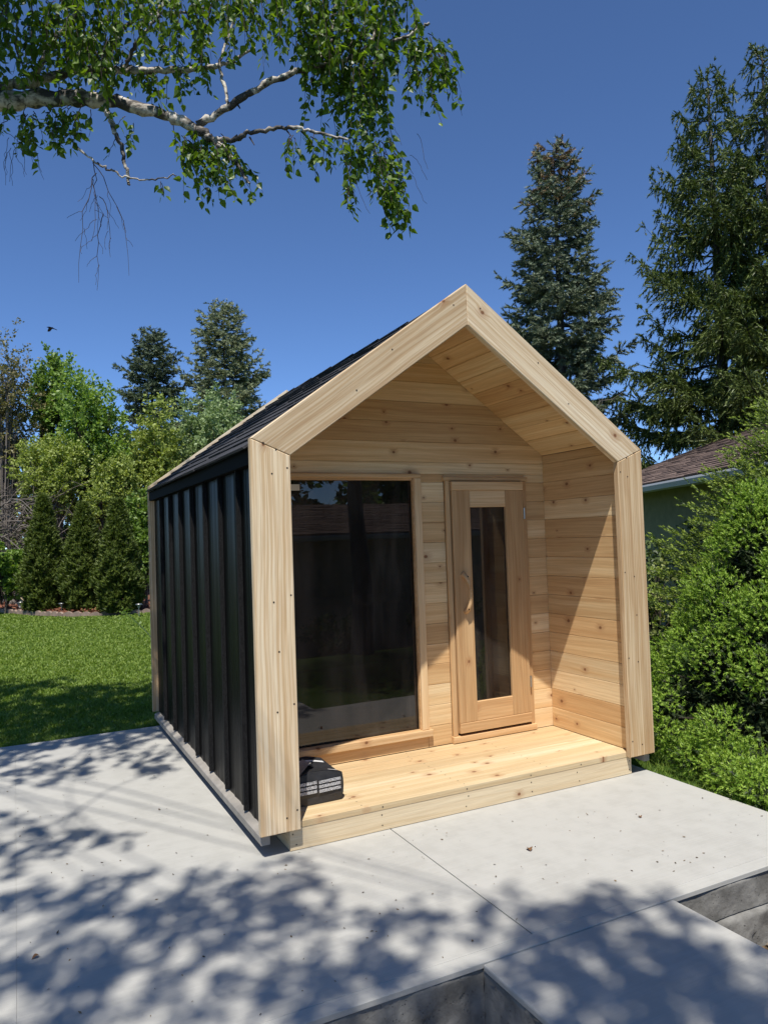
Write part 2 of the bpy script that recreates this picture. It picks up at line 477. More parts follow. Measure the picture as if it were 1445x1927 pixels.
def lawn_blades():
    m = leaf_mat('grass_blade', (0.11, 0.195, 0.022), (0.28, 0.37, 0.07), 0.35, 0.5, (1.2, 1.3, 0.4))
    N = 125000
    t = rng.random(N)
    y = 3.19 + (20.0 - 3.19) * t ** 1.75
    d = y + 3.6
    xl = -2.75 - 0.004 * d
    xr = np.where(y < 4.0, -1.0, -1.37 + (y - 3.2) * 0.162 + 0.15)
    x = xl + rng.random(N) * (xr - xl)
    keep = ~((y < 3.26) & (x > -1.36))
    x, y, d = x[keep], y[keep], d[keep]; N = len(x)
    lim = np.interp(x, EDGE[:, 0], EDGE[:, 1], left=EDGE[0, 1], right=EDGE[-1, 1]) - 0.05
    k2 = y < lim
    x, y, d = x[k2], y[k2], d[k2]; N = len(x)
    clump = 0.5 + 0.5 * np.sin(x * 5.1 + 2 * np.sin(y * 3.3)) * np.sin(y * 4.7 + 1.7 * np.sin(x * 2.9))
    h = (0.028 + 0.035 * rng.random(N)) * (0.75 + 0.5 * clump) * np.where(y < 3.4, 1.25, 1.0)
    w = 0.0026 + 0.0007 * d * (0.6 + 0.8 * rng.random(N))
    a = rng.random(N) * 2 * np.pi
    lean = rng.normal(0, 0.45, (N, 2)) * h[:, None]
    z0 = -0.06 + 0.02 * np.sin(x * 0.9 + y * 0.4) * (y > 4) - 0.006
    B = np.stack([x, y, z0], 1)
    S = np.stack([np.cos(a), np.sin(a), 0 * a], 1) * w[:, None]
    Mid = B + np.concatenate([lean * 0.35, (h * 0.6)[:, None]], 1)
    T = B + np.concatenate([lean, h[:, None]], 1)
    V = np.stack([B - S, B + S, Mid + S * 0.8, Mid - S * 0.8, T], 1).reshape(-1, 3)
    i = np.arange(N)[:, None] * 5
    F = np.concatenate([i + [0, 1, 2], i + [0, 2, 3], i + [3, 2, 4]], 1).reshape(-1, 3)
    tag(npobj('grass', V, F, m), 'short green mown lawn grass between the patio and the mulch bed', 'grass', kind='stuff')

# lawn edge curve at the planting bed
EDGE = np.array([floor_at(u, v, -0.06)[:2] for u, v in ((-60, 1151), (0, 1153), (60, 1158), (120, 1161), (180, 1160), (240, 1157), (290, 1154), (340, 1152))])
EDGE = EDGE[np.argsort(EDGE[:, 0])]
lawn_blades()

# ------------------------------------------------------------------ patio
def patio():
    root = empty('patio', (0, 0, 0)); tag(root, kind='structure')
    G = 0.0014
    def slab(name, x0, x1, y0, y1, m, z1=0.0, z0=-0.02, bev=0.0018):
        return box(name, x0 + G, x1 - G, y0 + G, y1 - G, z0, z1, m, root, bev)
    for x0, x1 in ((-4.8, -2.4012), (-2.4040, -0.5895), (-0.5865, 1.296)):
        for y0, y1 in ((-1.18, 0.93), (0.93, 3.175)):
            slab('slab_panel', x0, x1, y0, y1, CONC)
    box('slab_border', -4.8 + G, 1.296 - G, -1.252, -1.1795, -0.022, -0.0003, CONC_B, root, 0.002)
    box('joint_bed', -4.79, 1.286, -1.2, 3.165, -0.15, -0.010, plain('joint_grit', (0.10, 0.095, 0.085), 0.95), root)
    # rough foundation faces below the slab
    def rough(name, o, ux, L, nz, z0, z1, out, amp=0.006):
        nu = max(2, int(L / 0.022)); nv = max(2, int((z1 - z0) / 0.02))
        V = []; F = []
        for j in range(nv + 1):
            for i in range(nu + 1):
                a = i / nu * L; z = z0 + (z1 - z0) * j / nv
                k = (rng.random() - 0.5) * 0.9 * amp + (0.004 * math.sin(a * 13) * math.sin(z * 31))
                if rng.random() < 0.02: k -= 0.012
                V.append((o[0] + ux[0] * a + nz[0] * (out + k), o[1] + ux[1] * a + nz[1] * (out + k), z))
        for j in range(nv):
            for i in range(nu):
                q = j * (nu + 1) + i
                F.append((q, q + 1, q + nu + 2, q + nu + 1))
        n0 = len(V)
        bk = 0.14
        for i in range(nu + 1):
            p = V[nv * (nu + 1) + i]; V.append((p[0] - nz[0] * bk, p[1] - nz[1] * bk, p[2]))
        for i in range(nu):
            q = nv * (nu + 1) + i
            F.append((q, q + 1, n0 + i + 1, n0 + i))
        return pyobj(name, V, F, CONC_R, root, True)
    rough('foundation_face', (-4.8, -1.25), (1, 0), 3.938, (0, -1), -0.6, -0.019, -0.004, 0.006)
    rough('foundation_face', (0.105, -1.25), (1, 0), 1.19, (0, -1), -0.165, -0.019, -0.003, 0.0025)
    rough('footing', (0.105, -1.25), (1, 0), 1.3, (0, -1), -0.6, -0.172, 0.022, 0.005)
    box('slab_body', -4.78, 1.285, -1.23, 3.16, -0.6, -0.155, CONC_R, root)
    # walkway
    w = empty('walkway', (0, 0, 0)); tag(w, kind='structure')
    box('slab_panel', -0.868, 0.100, -5.2, -1.2535, -0.03, -0.004, CONC, w, 0.006)
    box('slab_side', 0.02, 0.094, -5.18, -1.27, -0.6, -0.031, CONC_R, w)
    box('slab_body', -0.80, 0.019, -5.17, -1.27, -0.6, -0.031, CONC_R, w)
    o = rough('foundation_face', (-0.868, -1.25), (0, -1), 3.95, (-1, 0), -0.6, -0.028, -0.005, 0.007)
    o.parent = w
patio()

# ------------------------------------------------------------------ the cabin
HW, HB, HE, HA, ZM, TW, KA = 1.32, 0.119, 2.0986, 3.0443, 2.0145, 0.2075, 0.2418
PY, XR, HD, DY = 0.826, 1.159, 0.146, 3.2437
PITCH = (HA - HE) / HW
def zc(x): return 2.149 + PITCH * (XR - abs(x))        # ceiling underside
ROOF_DROP = 0.04
def zr(x): return HA - ROOF_DROP - PITCH * abs(x)      # top of the roof deck

cabin = empty('sauna_cabin', (0, 0, 0))
tag(cabin, 'gabled outdoor sauna with cedar porch, black metal side wall and shingle roof', 'sauna')
screws = Acc()
def screw(p, n, r=0.0048):
    p = np.array(p, float); n = np.array(n, float)
    a = nrm(np.cross(n, [0.3, 0.2, 0.9])); b = np.cross(n, a)
    an = np.arange(8) * np.pi / 4
    V = [p + n * 0.0012 + r * (math.cos(t) * a + math.sin(t) * b) for t in an]
    screws.add(V, [(0, 1, 2, 3), (0, 3, 4, 7), (7, 4, 5, 6)])

def frame(y_face, ny, thick):
    # four mitred boards: two legs and two rakes
    s = 1 if ny < 0 else -1
    N = (0, ny, 0)
    def put(name, pts, U):
        U = Vector(U).normalized(); W = Vector(N).cross(U)
        poly = [(Vector((x, 0, z)).dot(U), Vector((x, 0, z)).dot(W)) for x, z in pts]
        return board(name, (0, y_face, 0), U, N, poly, thick, CED_RAKE if name == 'rake_board' else CED_TRIM, cabin, 0.004)
    for sx in (-1, 1):
        put('frame_post', [(sx * HW, HB), (sx * (HW - TW), HB), (sx * (HW - TW), ZM - 0.001), (sx * HW, HE - 0.001)], (0, 0, 1))
        put('rake_board', [(sx * HW, HE + 0.0006), (sx * (HW - TW), ZM + 0.0006), (sx * 0.0006, HA - KA), (sx * 0.0006, HA)], (sx * HW, 0, HE - HA))
frame(0.0, -1, 0.04)
frame(DY, 1, 0.04)
for sx in (-1, 1):
    for z in (0.22, 0.75, 1.05, 1.3, 1.95):
        screw((sx * (HW - 0.105 + rng.normal(0, .012)), 0, z - 0.03), (0, -1, 0)); 
        if z != 1.05: screw((sx * (HW - TW + 0.018), 0, z), (0, -1, 0))
    for t in (0.05, 0.1, 0.45, 0.62, 0.93):
        x = HW * (1 - t); z = HE + (HA - HE) * t
        screw((sx * x, 0, z - 0.07 - 0.08 * (t in (0.1, 0.45))), (0, -1, 0))

# front wall of boards with window and door openings
PITCHB = 0.1386
WIN = (-1.10, 0.105, 0.226, 2.004)       # outside of the casing
DOOR = (0.294, 0.985, 0.150, 1.985)
fw = Acc()
def wall_back(a, y0, y1):
    # backing around the openings
    wi = (-1.03, 0.045, 0.275, 1.965); do = (0.335, 0.940, 0.21, 1.95)
    xs = [-1.2, wi[0], wi[1], do[0], do[1], 1.2]
    a.box(xs[0], xs[1], y0, y1, 0.1, 2.05)
    a.box(xs[1], xs[2], y0, y1, 0.1, wi[2]); a.box(xs[1], xs[2], y0, y1, wi[3], 2.05)
    a.box(xs[2], xs[3], y0, y1, 0.1, 2.05)
    a.box(xs[3], xs[4], y0, y1, 0.1, do[2]); a.box(xs[3], xs[4], y0, y1, do[3], 2.05)
    a.box(xs[4], xs[5], y0, y1, 0.1, 2.05)
    e = zc(0) + 0.006
    V = [(-1.2, y0, 2.05), (1.2, y0, 2.05), (1.2, y0, zc(1.2) + .006), (0, y0, e), (-1.2, y0, zc(1.2) + .006)]
    V += [(v[0], y1, v[2]) for v in V]
    a.add(V, [(0, 1, 2, 3), (0, 3, 4, 4), (5, 8, 7, 6), (5, 9, 8, 8)][:1])
    a.add(V, [(0, 3, 4, 0)][:0])
    return V
V5 = wall_back(fw, PY + 0.022, PY + 0.09)
front_wall = fw.build('front_wall', DARKW, cabin)
pyobj('gable_backing', V5, [(0, 1, 2, 3, 4), (9, 8, 7, 6, 5), (0, 5, 6, 1)], DARKW, cabin)
nrow = 0
z = HD
while z < zc(0) - 0.01:
    z0, z1 = z + 0.0006, z + PITCHB - 0.0006
    # pieces of this row outside the openings
    cells = []
    if z1 <= 2.004 or z0 < 2.004:
        xs = [(-1.166, WIN[0] - 0.001), (WIN[1] + 0.001, DOOR[0] - 0.001), (DOOR[1] + 0.001, 1.166)]
        for a, b in xs:
            if b - a > 0.02: cells.append((a, b, z0, min(z1, 2.02) if z1 < 2.08 else z1))
        for op in (WIN, DOOR):
            if z0 < op[2] - 0.012: cells.append((op[0] + 0.0006, op[1] - 0.0006, z0, min(z1, op[2] - 0.001)))
            if z1 > op[3] + 0.012: cells.append((op[0] + 0.0006, op[1] - 0.0006, max(z0, op[3] + 0.001), z1))
        if z1 > 2.004:    # the row above both openings runs through
            cells = [(-1.166, 1.166, max(z0, 2.0055), z1)]
            zlow = z0
            for a, b in xs:
                if b - a > 0.02: cells.append((a, b, z0, 2.0045))
            cells.append((DOOR[0] + .0006, DOOR[1] - .0006, max(z0, DOOR[3] + 0.001), 2.0045))
    else:
        cells = [(-1.166, 1.166, z0, z1)]
    for a, b, c, d in cells:
        if d - c < 0.006: continue
        P = rect(a, b, c, d)
        P = clip_poly(P, PITCH, 1, 2.149 + PITCH * XR + 0.005); P = clip_poly(P, -PITCH, 1, 2.149 + PITCH * XR + 0.005)
        if len(P) >= 3: board('wall_board', (0, PY + (rng.random() * 0.0012), 0), (1, 0, 0), (0, -1, 0), P, 0.02, CED_WALL, front_wall)
    z += PITCHB

# porch side walls
for sx in (1, -1):
    psw = box('porch_side_wall', min(sx * 1.182, sx * 1.215), max(sx * 1.182, sx * 1.215), 0.042, PY + 0.02, 0.1, 2.12, DARKW, cabin)
    z = HD + 0.0005
    while z < zc(XR) - 0.002:
        z1 = min(z + PITCHB - 0.0012, zc(XR) - 0.001)
        P = rect(-0.8257, -0.0415, z, z1) if sx > 0 else rect(0.0415, 0.8257, z, z1)
        board('wall_board', (sx * (XR + rng.random() * 0.0012), 0, 0), (0, -sx, 0), (-sx, 0, 0), P, 0.02, CED_WALL, psw)
        z += PITCHB
    # narrow closing strip where the wall meets the post
# ceilings
for sx in (1, -1):
    U = Vector((0, 1, 0)); S = Vector((sx, 0, -PITCH)).normalized(); N = Vector((-sx * PITCH, 0, -1)).normalized()
    ceil = Acc()
    q = 0.024
    V = []
    for (x, y) in ((0, 0.042), (0, PY + 0.02), (sx * 1.19, PY + 0.02), (sx * 1.19, 0.042)): V.append((x, y, zc(x) + 0.0145))
    ceil.add(V, [(0, 1, 2, 3)])
    ce = ceil.build('porch_ceiling', DARKW, cabin)
    L = XR * math.sqrt(1 + PITCH ** 2); s0 = 0.0
    W = N.cross(U); sg = 1 if W.dot(S) > 0 else -1
    while s0 < L - 0.01:
        s1 = min(s0 + PITCHB - 0.0012, L)
        a = s0 + (0.021 if s0 == 0 else 0)
        board('ceiling_board', (0, 0, zc(0)), U, N, rect(0.0415, PY - 0.0003, sg * a, sg * s1), 0.010, CED_WALL, ce)
        s0 += PITCHB

# deck
deck = box('porch_deck', -1.12, 1.12, 0.10, PY - 0.02, 0.085, 0.1105, DARKW, cabin)
deck.data.transform(deck.matrix_basis); deck.location = (0, 0, 0)
for x in (-1.1, -0.55, 0, 0.55, 1.1): box('joist', x - 0.02, x + 0.02, 0.09, PY - 0.02, 0.004, 0.084, DARKW, deck)
nb = 6; DY0 = 0.0435; dw = (PY - 0.0015 - DY0) / nb
for i in range(nb):
    y0 = DY0 + i * dw
    board('deck_board', (0, 0, HD), (1, 0, 0), (0, 0, 1), rect(-1.1575, 1.1575, y0 + 0.0008, y0 + dw - 0.0008), 0.034, CED_DECK, deck, 0.003)
board('riser_board', (0, 0.046, 0), (1, 0, 0), (0, -1, 0), rect(-1.157, 1.157, 0.002, 0.1112), 0.038, CED_RISER, deck, 0.002)
for sx in (-1, 1):
    board('riser_return', (sx * 1.157, 0, 0), (0, 1, 0), (sx, 0, 0), rect(0.0845, 0.8, 0.002, 0.1112) if sx > 0 else [(p[0], -p[1]) for p in rect(0.0845, 0.8, 0.002, 0.1112)], 0.03, CED_RISER, deck, 0.002)
for x in (-1.13, -0.64, -0.1, 0.36, 0.72, 1.13):
    for zz in (0.03, 0.085): screw((x + rng.normal(0, .01), 0.046, zz), (0, -1, 0), 0.004)
    screw((x + rng.normal(0, .01), DY0, 0.128), (0, -1, 0), 0.004)
for x in (-0.75, -0.1, 0.5):
    for i in range(nb): 
        for q in (0.25, 0.75): screw((x + rng.normal(0, .006), DY0 + (i + q) * dw, HD), (0, 0, 1), 0.0035)

# window
win = empty('window', (0, PY, 0), parent=cabin)
wst = Acc()
wst.box(-1.06, -1.03, -0.002, 0.06, 0.275, 1.965); wst.box(0.045, 0.060, -0.002, 0.06, 0.275, 1.965)
wst.box(-1.03, 0.045, -0.002, 0.06, 1.962, 1.975); wst.box(-1.03, 0.045, -0.002, 0.06, 0.262, 0.275)
wst.build('window_jamb', CED_DOOR, win)
pane = box('window_pane', -1.03, 0.045, 0.030, 0.036, 0.275, 1.962, GLASS, win)
yw = -0.020
board('casing', (0, yw, 0), (0, 0, 1), (0, -1, 0), [(p[1], -p[0]) for p in rect(0.0515, 0.105, 0.273, 1.9745)], 0.020, CED_DOOR, win, 0.003)
board('casing', (0, yw, 0), (0, 0, 1), (0, -1, 0), [(p[1], -p[0]) for p in rect(-1.10, -1.0375, 0.273, 1.9745)], 0.020, CED_DOOR, win, 0.003)
board('casing', (0, yw, 0), (1, 0, 0), (0, -1, 0), rect(-1.10, 0.105, 1.9755, 2.004), 0.020, CED_DOOR, win, 0.003)
board('window_sill', (0, yw - 0.012, 0), (1, 0, 0), (0, -1, 0), rect(-1.10, 0.125, 0.227, 0.272), 0.0318, CED_DOOR, win, 0.003)
sm = box('glass_sticker', -0.985, -0.755, 0.0272, 0.0292, 1.895, 1.935, plain('pale_bracket', (0.70, 0.62, 0.46), 0.6), win, 0.0008)

# door
door = empty('door', (0, PY, 0), parent=cabin)
yc = -0.020
for x0, x1 in ((0.294, 0.3305), (0.9485, 0.985)):
    board('casing', (0, yc, 0), (0, 0, 1), (0, -1, 0), [(p[1], -p[0]) for p in rect(x0, x1, 0.1945, 1.9575)], 0.020, CED_DOOR, door, 0.003)
board('casing', (0, yc - 0.004, 0), (1, 0, 0), (0, -1, 0), rect(0.280, 0.999, 1.9585, 1.985), 0.0238, CED_DOOR, door, 0.003)
board('door_sill', (0, yc - 0.016, 0), (1, 0, 0), (0, -1, 0), rect(0.284, 0.990, 0.150, 0.1935), 0.0358, CED_DOOR, door, 0.004)
yl = -0.036
LX0, LX1 = 0.337, 0.942
def vboard(name, x0, x1, z0, z1, y=yl, t=0.04): return board(name, (0, y, 0), (0, 0, 1), (0, -1, 0), [(p[1], -p[0]) for p in rect(x0, x1, z0, z1)], t, CED_DOOR, door, 0.003)
def hboard(name, x0, x1, z0, z1, y=yl, t=0.04): return board(name, (0, y, 0), (1, 0, 0), (0, -1, 0), rect(x0, x1, z0, z1), t, CED_DOOR, door, 0.003)
vboard('stile', LX0, 0.4830, 0.2805, 1.8895); vboard('stile', 0.7855, LX1, 0.2805, 1.8895)
hboard('rail', 0.4836, 0.7849, 1.7705, 1.8895); hboard('rail', 0.4836, 0.7849, 0.2805, 0.4145)
hboard('end_rail', LX0, LX1, 1.8902, 1.952, yl - 0.006, 0.046); hboard('end_rail', LX0, LX1, 0.212, 0.2798, yl - 0.006, 0.046)
box('door_pane', 0.484, 0.785, -0.016, -0.011, 0.415, 1.770, GLASS, door)
# bent wooden pull: a carved bow standing off the stile
def pull():
    pts = [(0.405, -0.036, 1.302), (0.410, -0.062, 1.285), (0.420, -0.083, 1.24), (0.427, -0.088, 1.17), (0.425, -0.084, 1.11), (0.420, -0.066, 1.065), (0.418, -0.036, 1.045)]
    P = smooth_path(pts, 26)
    t = np.linspace(0, 1, 26)
    r = 0.0125 + 0.008 * np.abs(2 * t - 1) ** 2
    V, F = tube(P, r, 10)
    n = len(V)
    F = [tuple(f) for f in F] + [tuple(range(10))[::-1], tuple(range(n - 10, n))]
    return pyobj('handle', V, F, CED_DOOR, door, True)
h = pull()
for zz in (1.288, 1.062): screw((0.412, PY - 0.083 + (0.0 if zz > 1.2 else 0.002), zz), (0, -1, 0), 0.006)
for zz in (1.72, 0.50):
    hg = Acc(); V, F = tube([(0.9455, -0.043, zz - 0.04), (0.9455, -0.043, zz + 0.04)], 0.0055, 10); hg.add(V, F)
    hg.box(0.9465, 0.962, -0.0235, -0.0215, zz - 0.04, zz + 0.04)
    hg.build('hinge', STEEL, door)

# outer side walls: sheathing, metal pans, standing seams, skirt
for sx in (-1, 1):
    sw = box('side_wall', min(sx * 1.205, sx * 1.262), max(sx * 1.205, sx * 1.262), 0.0415, DY - 0.0415, 0.10, 2.03, DARKW, cabin)
    seams = [0.045] + [0.4 + 0.4 * i for i in range(7)] + [DY - 0.045]
    for i in range(len(seams) - 1):
        y0, y1 = seams[i] + 0.001, seams[i + 1] - 0.001
        # pan with two shallow pencil ribs
        n = 25; V = []; F = []
        for j in range(n):
            y = y0 + (y1 - y0) * j / (n - 1)
            off = 0.0018 if j in (7, 8, 16, 17) else 0.0
            off += 0.0012 * math.sin(j * 0.8 + i * 2.1)
            for zz in (0.117, 1.0, 1.97): V.append((sx * (1.2685 + off + (0.0015 * math.sin(i * 1.3) if zz == 1.0 else 0)), y, zz))
        for j in range(n - 1):
            for q in range(2): F.append((j * 3 + q, j * 3 + q + 1, (j + 1) * 3 + q + 1, (j + 1) * 3 + q))
        V2 = [(sx * 1.2625, v[1], v[2]) for v in V]
        pyobj('metal_panel', V, F, BLACK, sw)
    for y in seams[1:-1]:
        a = Acc(); x0, x1 = sorted((sx * 1.2665, sx * 1.294)); a.box(x0, x1, y - 0.009, y + 0.009, 0.125, 1.972)
        a.build('standing_seam', SEAM, sw)
        a = Acc()
    V = [(sx * 1.264, .042, .118), (sx * 1.264, .042, .062), (sx * 1.309, .042, .062), (sx * 1.309, .042, .098), (sx * 1.300, .042, .1045)]
    V += [(v[0], DY - .042, v[2]) for v in V]
    pyobj('skirt_flashing', V, [(0, 1, 2, 3, 4), (9, 8, 7, 6, 5)] + [(i, i + 5, (i + 1) % 5 + 5, (i + 1) % 5) for i in range(5)], SKIRT, sw)
    x0, x1 = sorted((sx * 1.264, sx * 1.312)); box('eave_fascia', x0, x1, 0.0415, DY - 0.0415, 1.973, 2.052, MATTE, cabin)
bx = Acc()
for x in (-1.12, 0, 1.12): bx.box(x - 0.05, x + 0.05, 0.86, DY - 0.05, 0.004, 0.098)
bx.box(-1.26, 1.26, 0.842, DY - 0.045, 0.098, 0.115)
bx.build('floor_frame', DARKW, cabin)
bwall = Acc()
Vb = [(-1.26, DY - 0.10, 0.1), (1.26, DY - 0.10, 0.1), (1.26, DY - 0.10, zc(1.26) + .006), (0, DY - 0.10, zc(0) + .006), (-1.26, DY - 0.10, zc(1.26) + .006)]
Vb += [(v[0], DY - 0.0415, v[2]) for v in Vb]
pyobj('back_wall', Vb, [(0, 1, 2, 3, 4), (9, 8, 7, 6, 5)] + [(i, i + 5, (i + 1) % 5 + 5, (i + 1) % 5) for i in range(5)], DARKW, cabin)

# roof
rv = []
for y in (0.0415, DY - 0.0415):
    for x in (-1.33, 0, 1.33):
        rv += [(x, y, zr(x)), (x, y, zr(x) - 0.006)]
rf = []
for i in (0, 1):
    a, b = i * 2, i * 2 + 2
    rf += [(a, b, b + 6, a + 6), (a + 1, a + 7, b + 7, b + 1), (a, a + 1, b + 1, b), (a + 6, b + 6, b + 7, a + 7)]
rf += [(0, 6, 7, 1), (4, 5, 11, 10)]
roof = pyobj('roof', rv, rf, BLACK, cabin)
def shingle_course(sx, joined=None):
    S = Vector((sx, 0, -PITCH)).normalized(); N = Vector((sx * PITCH, 0, 1)).normalized(); Y = Vector((0, 1, 0))
    L = 1.33 * math.sqrt(1 + PITCH ** 2); ex = 0.138
    nc = int(L / ex) + 1
    for c in range(nc):
        s_low = L + 0.018 - c * ex
        y = 0.043 - random.random() * 0.28
        while y < DY - 0.044:
            w = 0.32
            y0, y1 = max(y, 0.0425), min(y + w - 0.006, DY - 0.0425)
            y += w
            if y1 - y0 < 0.03: continue
            th = 0.010 + 0.006 * random.random()
            so = s_low - random.choice((0, 0, 0.0, 0.012, 0.02)) * (1 if c else 0.4)
            s_hi = max(s_low - ex - 0.03, 0.004)
            if so - s_hi < 0.02: continue
            o = Vector((0, 0, zr(0)))
            V = []
            for (s_, nn) in ((so, 0.004), (so, 0.004 + th), (s_hi, 0.006), (s_hi, 0.001)):
                for yy in (y0, y1): V.append(o + S * s_ + N * nn + Y * yy)
            F = [(0, 1, 3, 2), (2, 3, 5, 4), (4, 5, 7, 6), (6, 7, 1, 0), (0, 2, 4, 6), (1, 7, 5, 3)]
            if joined is not None:
                joined.add([tuple(v) for v in V], F)
            else:
                cen = sum(V, Vector()) / 8
                ob = pyobj('shingle', [v - cen for v in V], F, SHING, roof); ob.location = cen
shingle_course(-1)
ja = Acc(); shingle_course(1, ja)
tag(ja.build('shingle_rows', SHING, roof), kind='stuff')
rc = Acc()
for i in range(14):
    y0 = 0.043 + i * 0.2265; y1 = min(y0 + 0.25, DY - 0.043); zt = zr(0) + 0.016 + 0.004 * (i % 2)
    w = 0.11
    rc.add([(-w, y0, zr(w) + .017), (0, y0, zt), (w, y0, zr(w) + .017), (-w, y1, zr(w) + .012), (0, y1, zt - .005), (w, y1, zr(w) + .012)], [(0, 1, 4, 3), (1, 2, 5, 4)])
rc.build('ridge_cap', SHING, roof)

# interior seen through the glass
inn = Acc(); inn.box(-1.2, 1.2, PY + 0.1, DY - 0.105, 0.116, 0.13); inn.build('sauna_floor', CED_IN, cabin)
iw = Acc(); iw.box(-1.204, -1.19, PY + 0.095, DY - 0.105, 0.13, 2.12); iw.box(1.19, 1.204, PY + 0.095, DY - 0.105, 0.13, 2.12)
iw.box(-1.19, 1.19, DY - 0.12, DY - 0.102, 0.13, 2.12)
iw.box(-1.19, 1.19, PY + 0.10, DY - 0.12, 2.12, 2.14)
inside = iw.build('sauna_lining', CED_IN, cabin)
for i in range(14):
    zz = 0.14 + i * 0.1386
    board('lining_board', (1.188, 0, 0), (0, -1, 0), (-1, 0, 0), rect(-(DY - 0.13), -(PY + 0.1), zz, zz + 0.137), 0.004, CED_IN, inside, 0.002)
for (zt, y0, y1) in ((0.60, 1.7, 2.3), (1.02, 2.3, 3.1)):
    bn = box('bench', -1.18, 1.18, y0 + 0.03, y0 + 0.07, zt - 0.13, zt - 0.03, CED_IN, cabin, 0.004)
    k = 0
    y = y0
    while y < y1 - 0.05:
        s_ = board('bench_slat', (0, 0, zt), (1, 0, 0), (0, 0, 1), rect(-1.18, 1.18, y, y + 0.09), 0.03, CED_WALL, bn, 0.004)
        s_.matrix_parent_inverse = Matrix.Translation(bn.location).inverted()
        y += 0.105
tag(screws.build('screw_heads', SCREW, cabin), kind='stuff')

# ------------------------------------------------------------------ vegetation builders
def rand_dirs(n):
    v = rng.normal(size=(n, 3)); return nrm(v)

def bristles(base, axis, length, n, r, w, t0=0.0, fwd=0.3):
    """n needle-like blades round each shoot."""
    N = len(base)
    b = np.repeat(base, n, 0); a = np.repeat(axis, n, 0); L = np.repeat(length, n)[:, None]
    t = t0 + (1.0 - t0) * rng.random((N * n, 1)) * 0.95
    q = rng.normal(size=(N * n, 3)); q = nrm(q - a * np.sum(q * a, 1, keepdims=True))
    rr = (r if np.isscalar(r) else np.repeat(r, n)[:, None]) * (0.6 + 0.8 * rng.random((N * n, 1)))
    root = b + a * L * t
    tip = root + a * L * fwd * (0.5 + rng.random((N * n, 1))) + q * rr
    sd = nrm(np.cross(a, q)) * (w * (0.7 + 0.6 * rng.random((N * n, 1))))
    V = np.stack([root - sd, root + sd, tip], 1).reshape(-1, 3)
    F = np.arange(len(V)).reshape(-1, 3)
    return V, F

def leaf_quads(P, D, Nn, size, aspect=0.6):
    D = nrm(D); S = nrm(np.cross(D, Nn)); 
    s = size[:, None] if not np.isscalar(size) else size
    a = P; b = P + D * s * 0.45 + S * s * aspect * 0.5; c = P + D * s; d = P + D * s * 0.45 - S * s * aspect * 0.5
    V = np.stack([a, b, c, d], 1).reshape(-1, 3)
    i = np.arange(len(P))[:, None] * 4
    return V, np.concatenate([i + [0, 1, 2], i + [0, 2, 3]], 1).reshape(-1, 3)

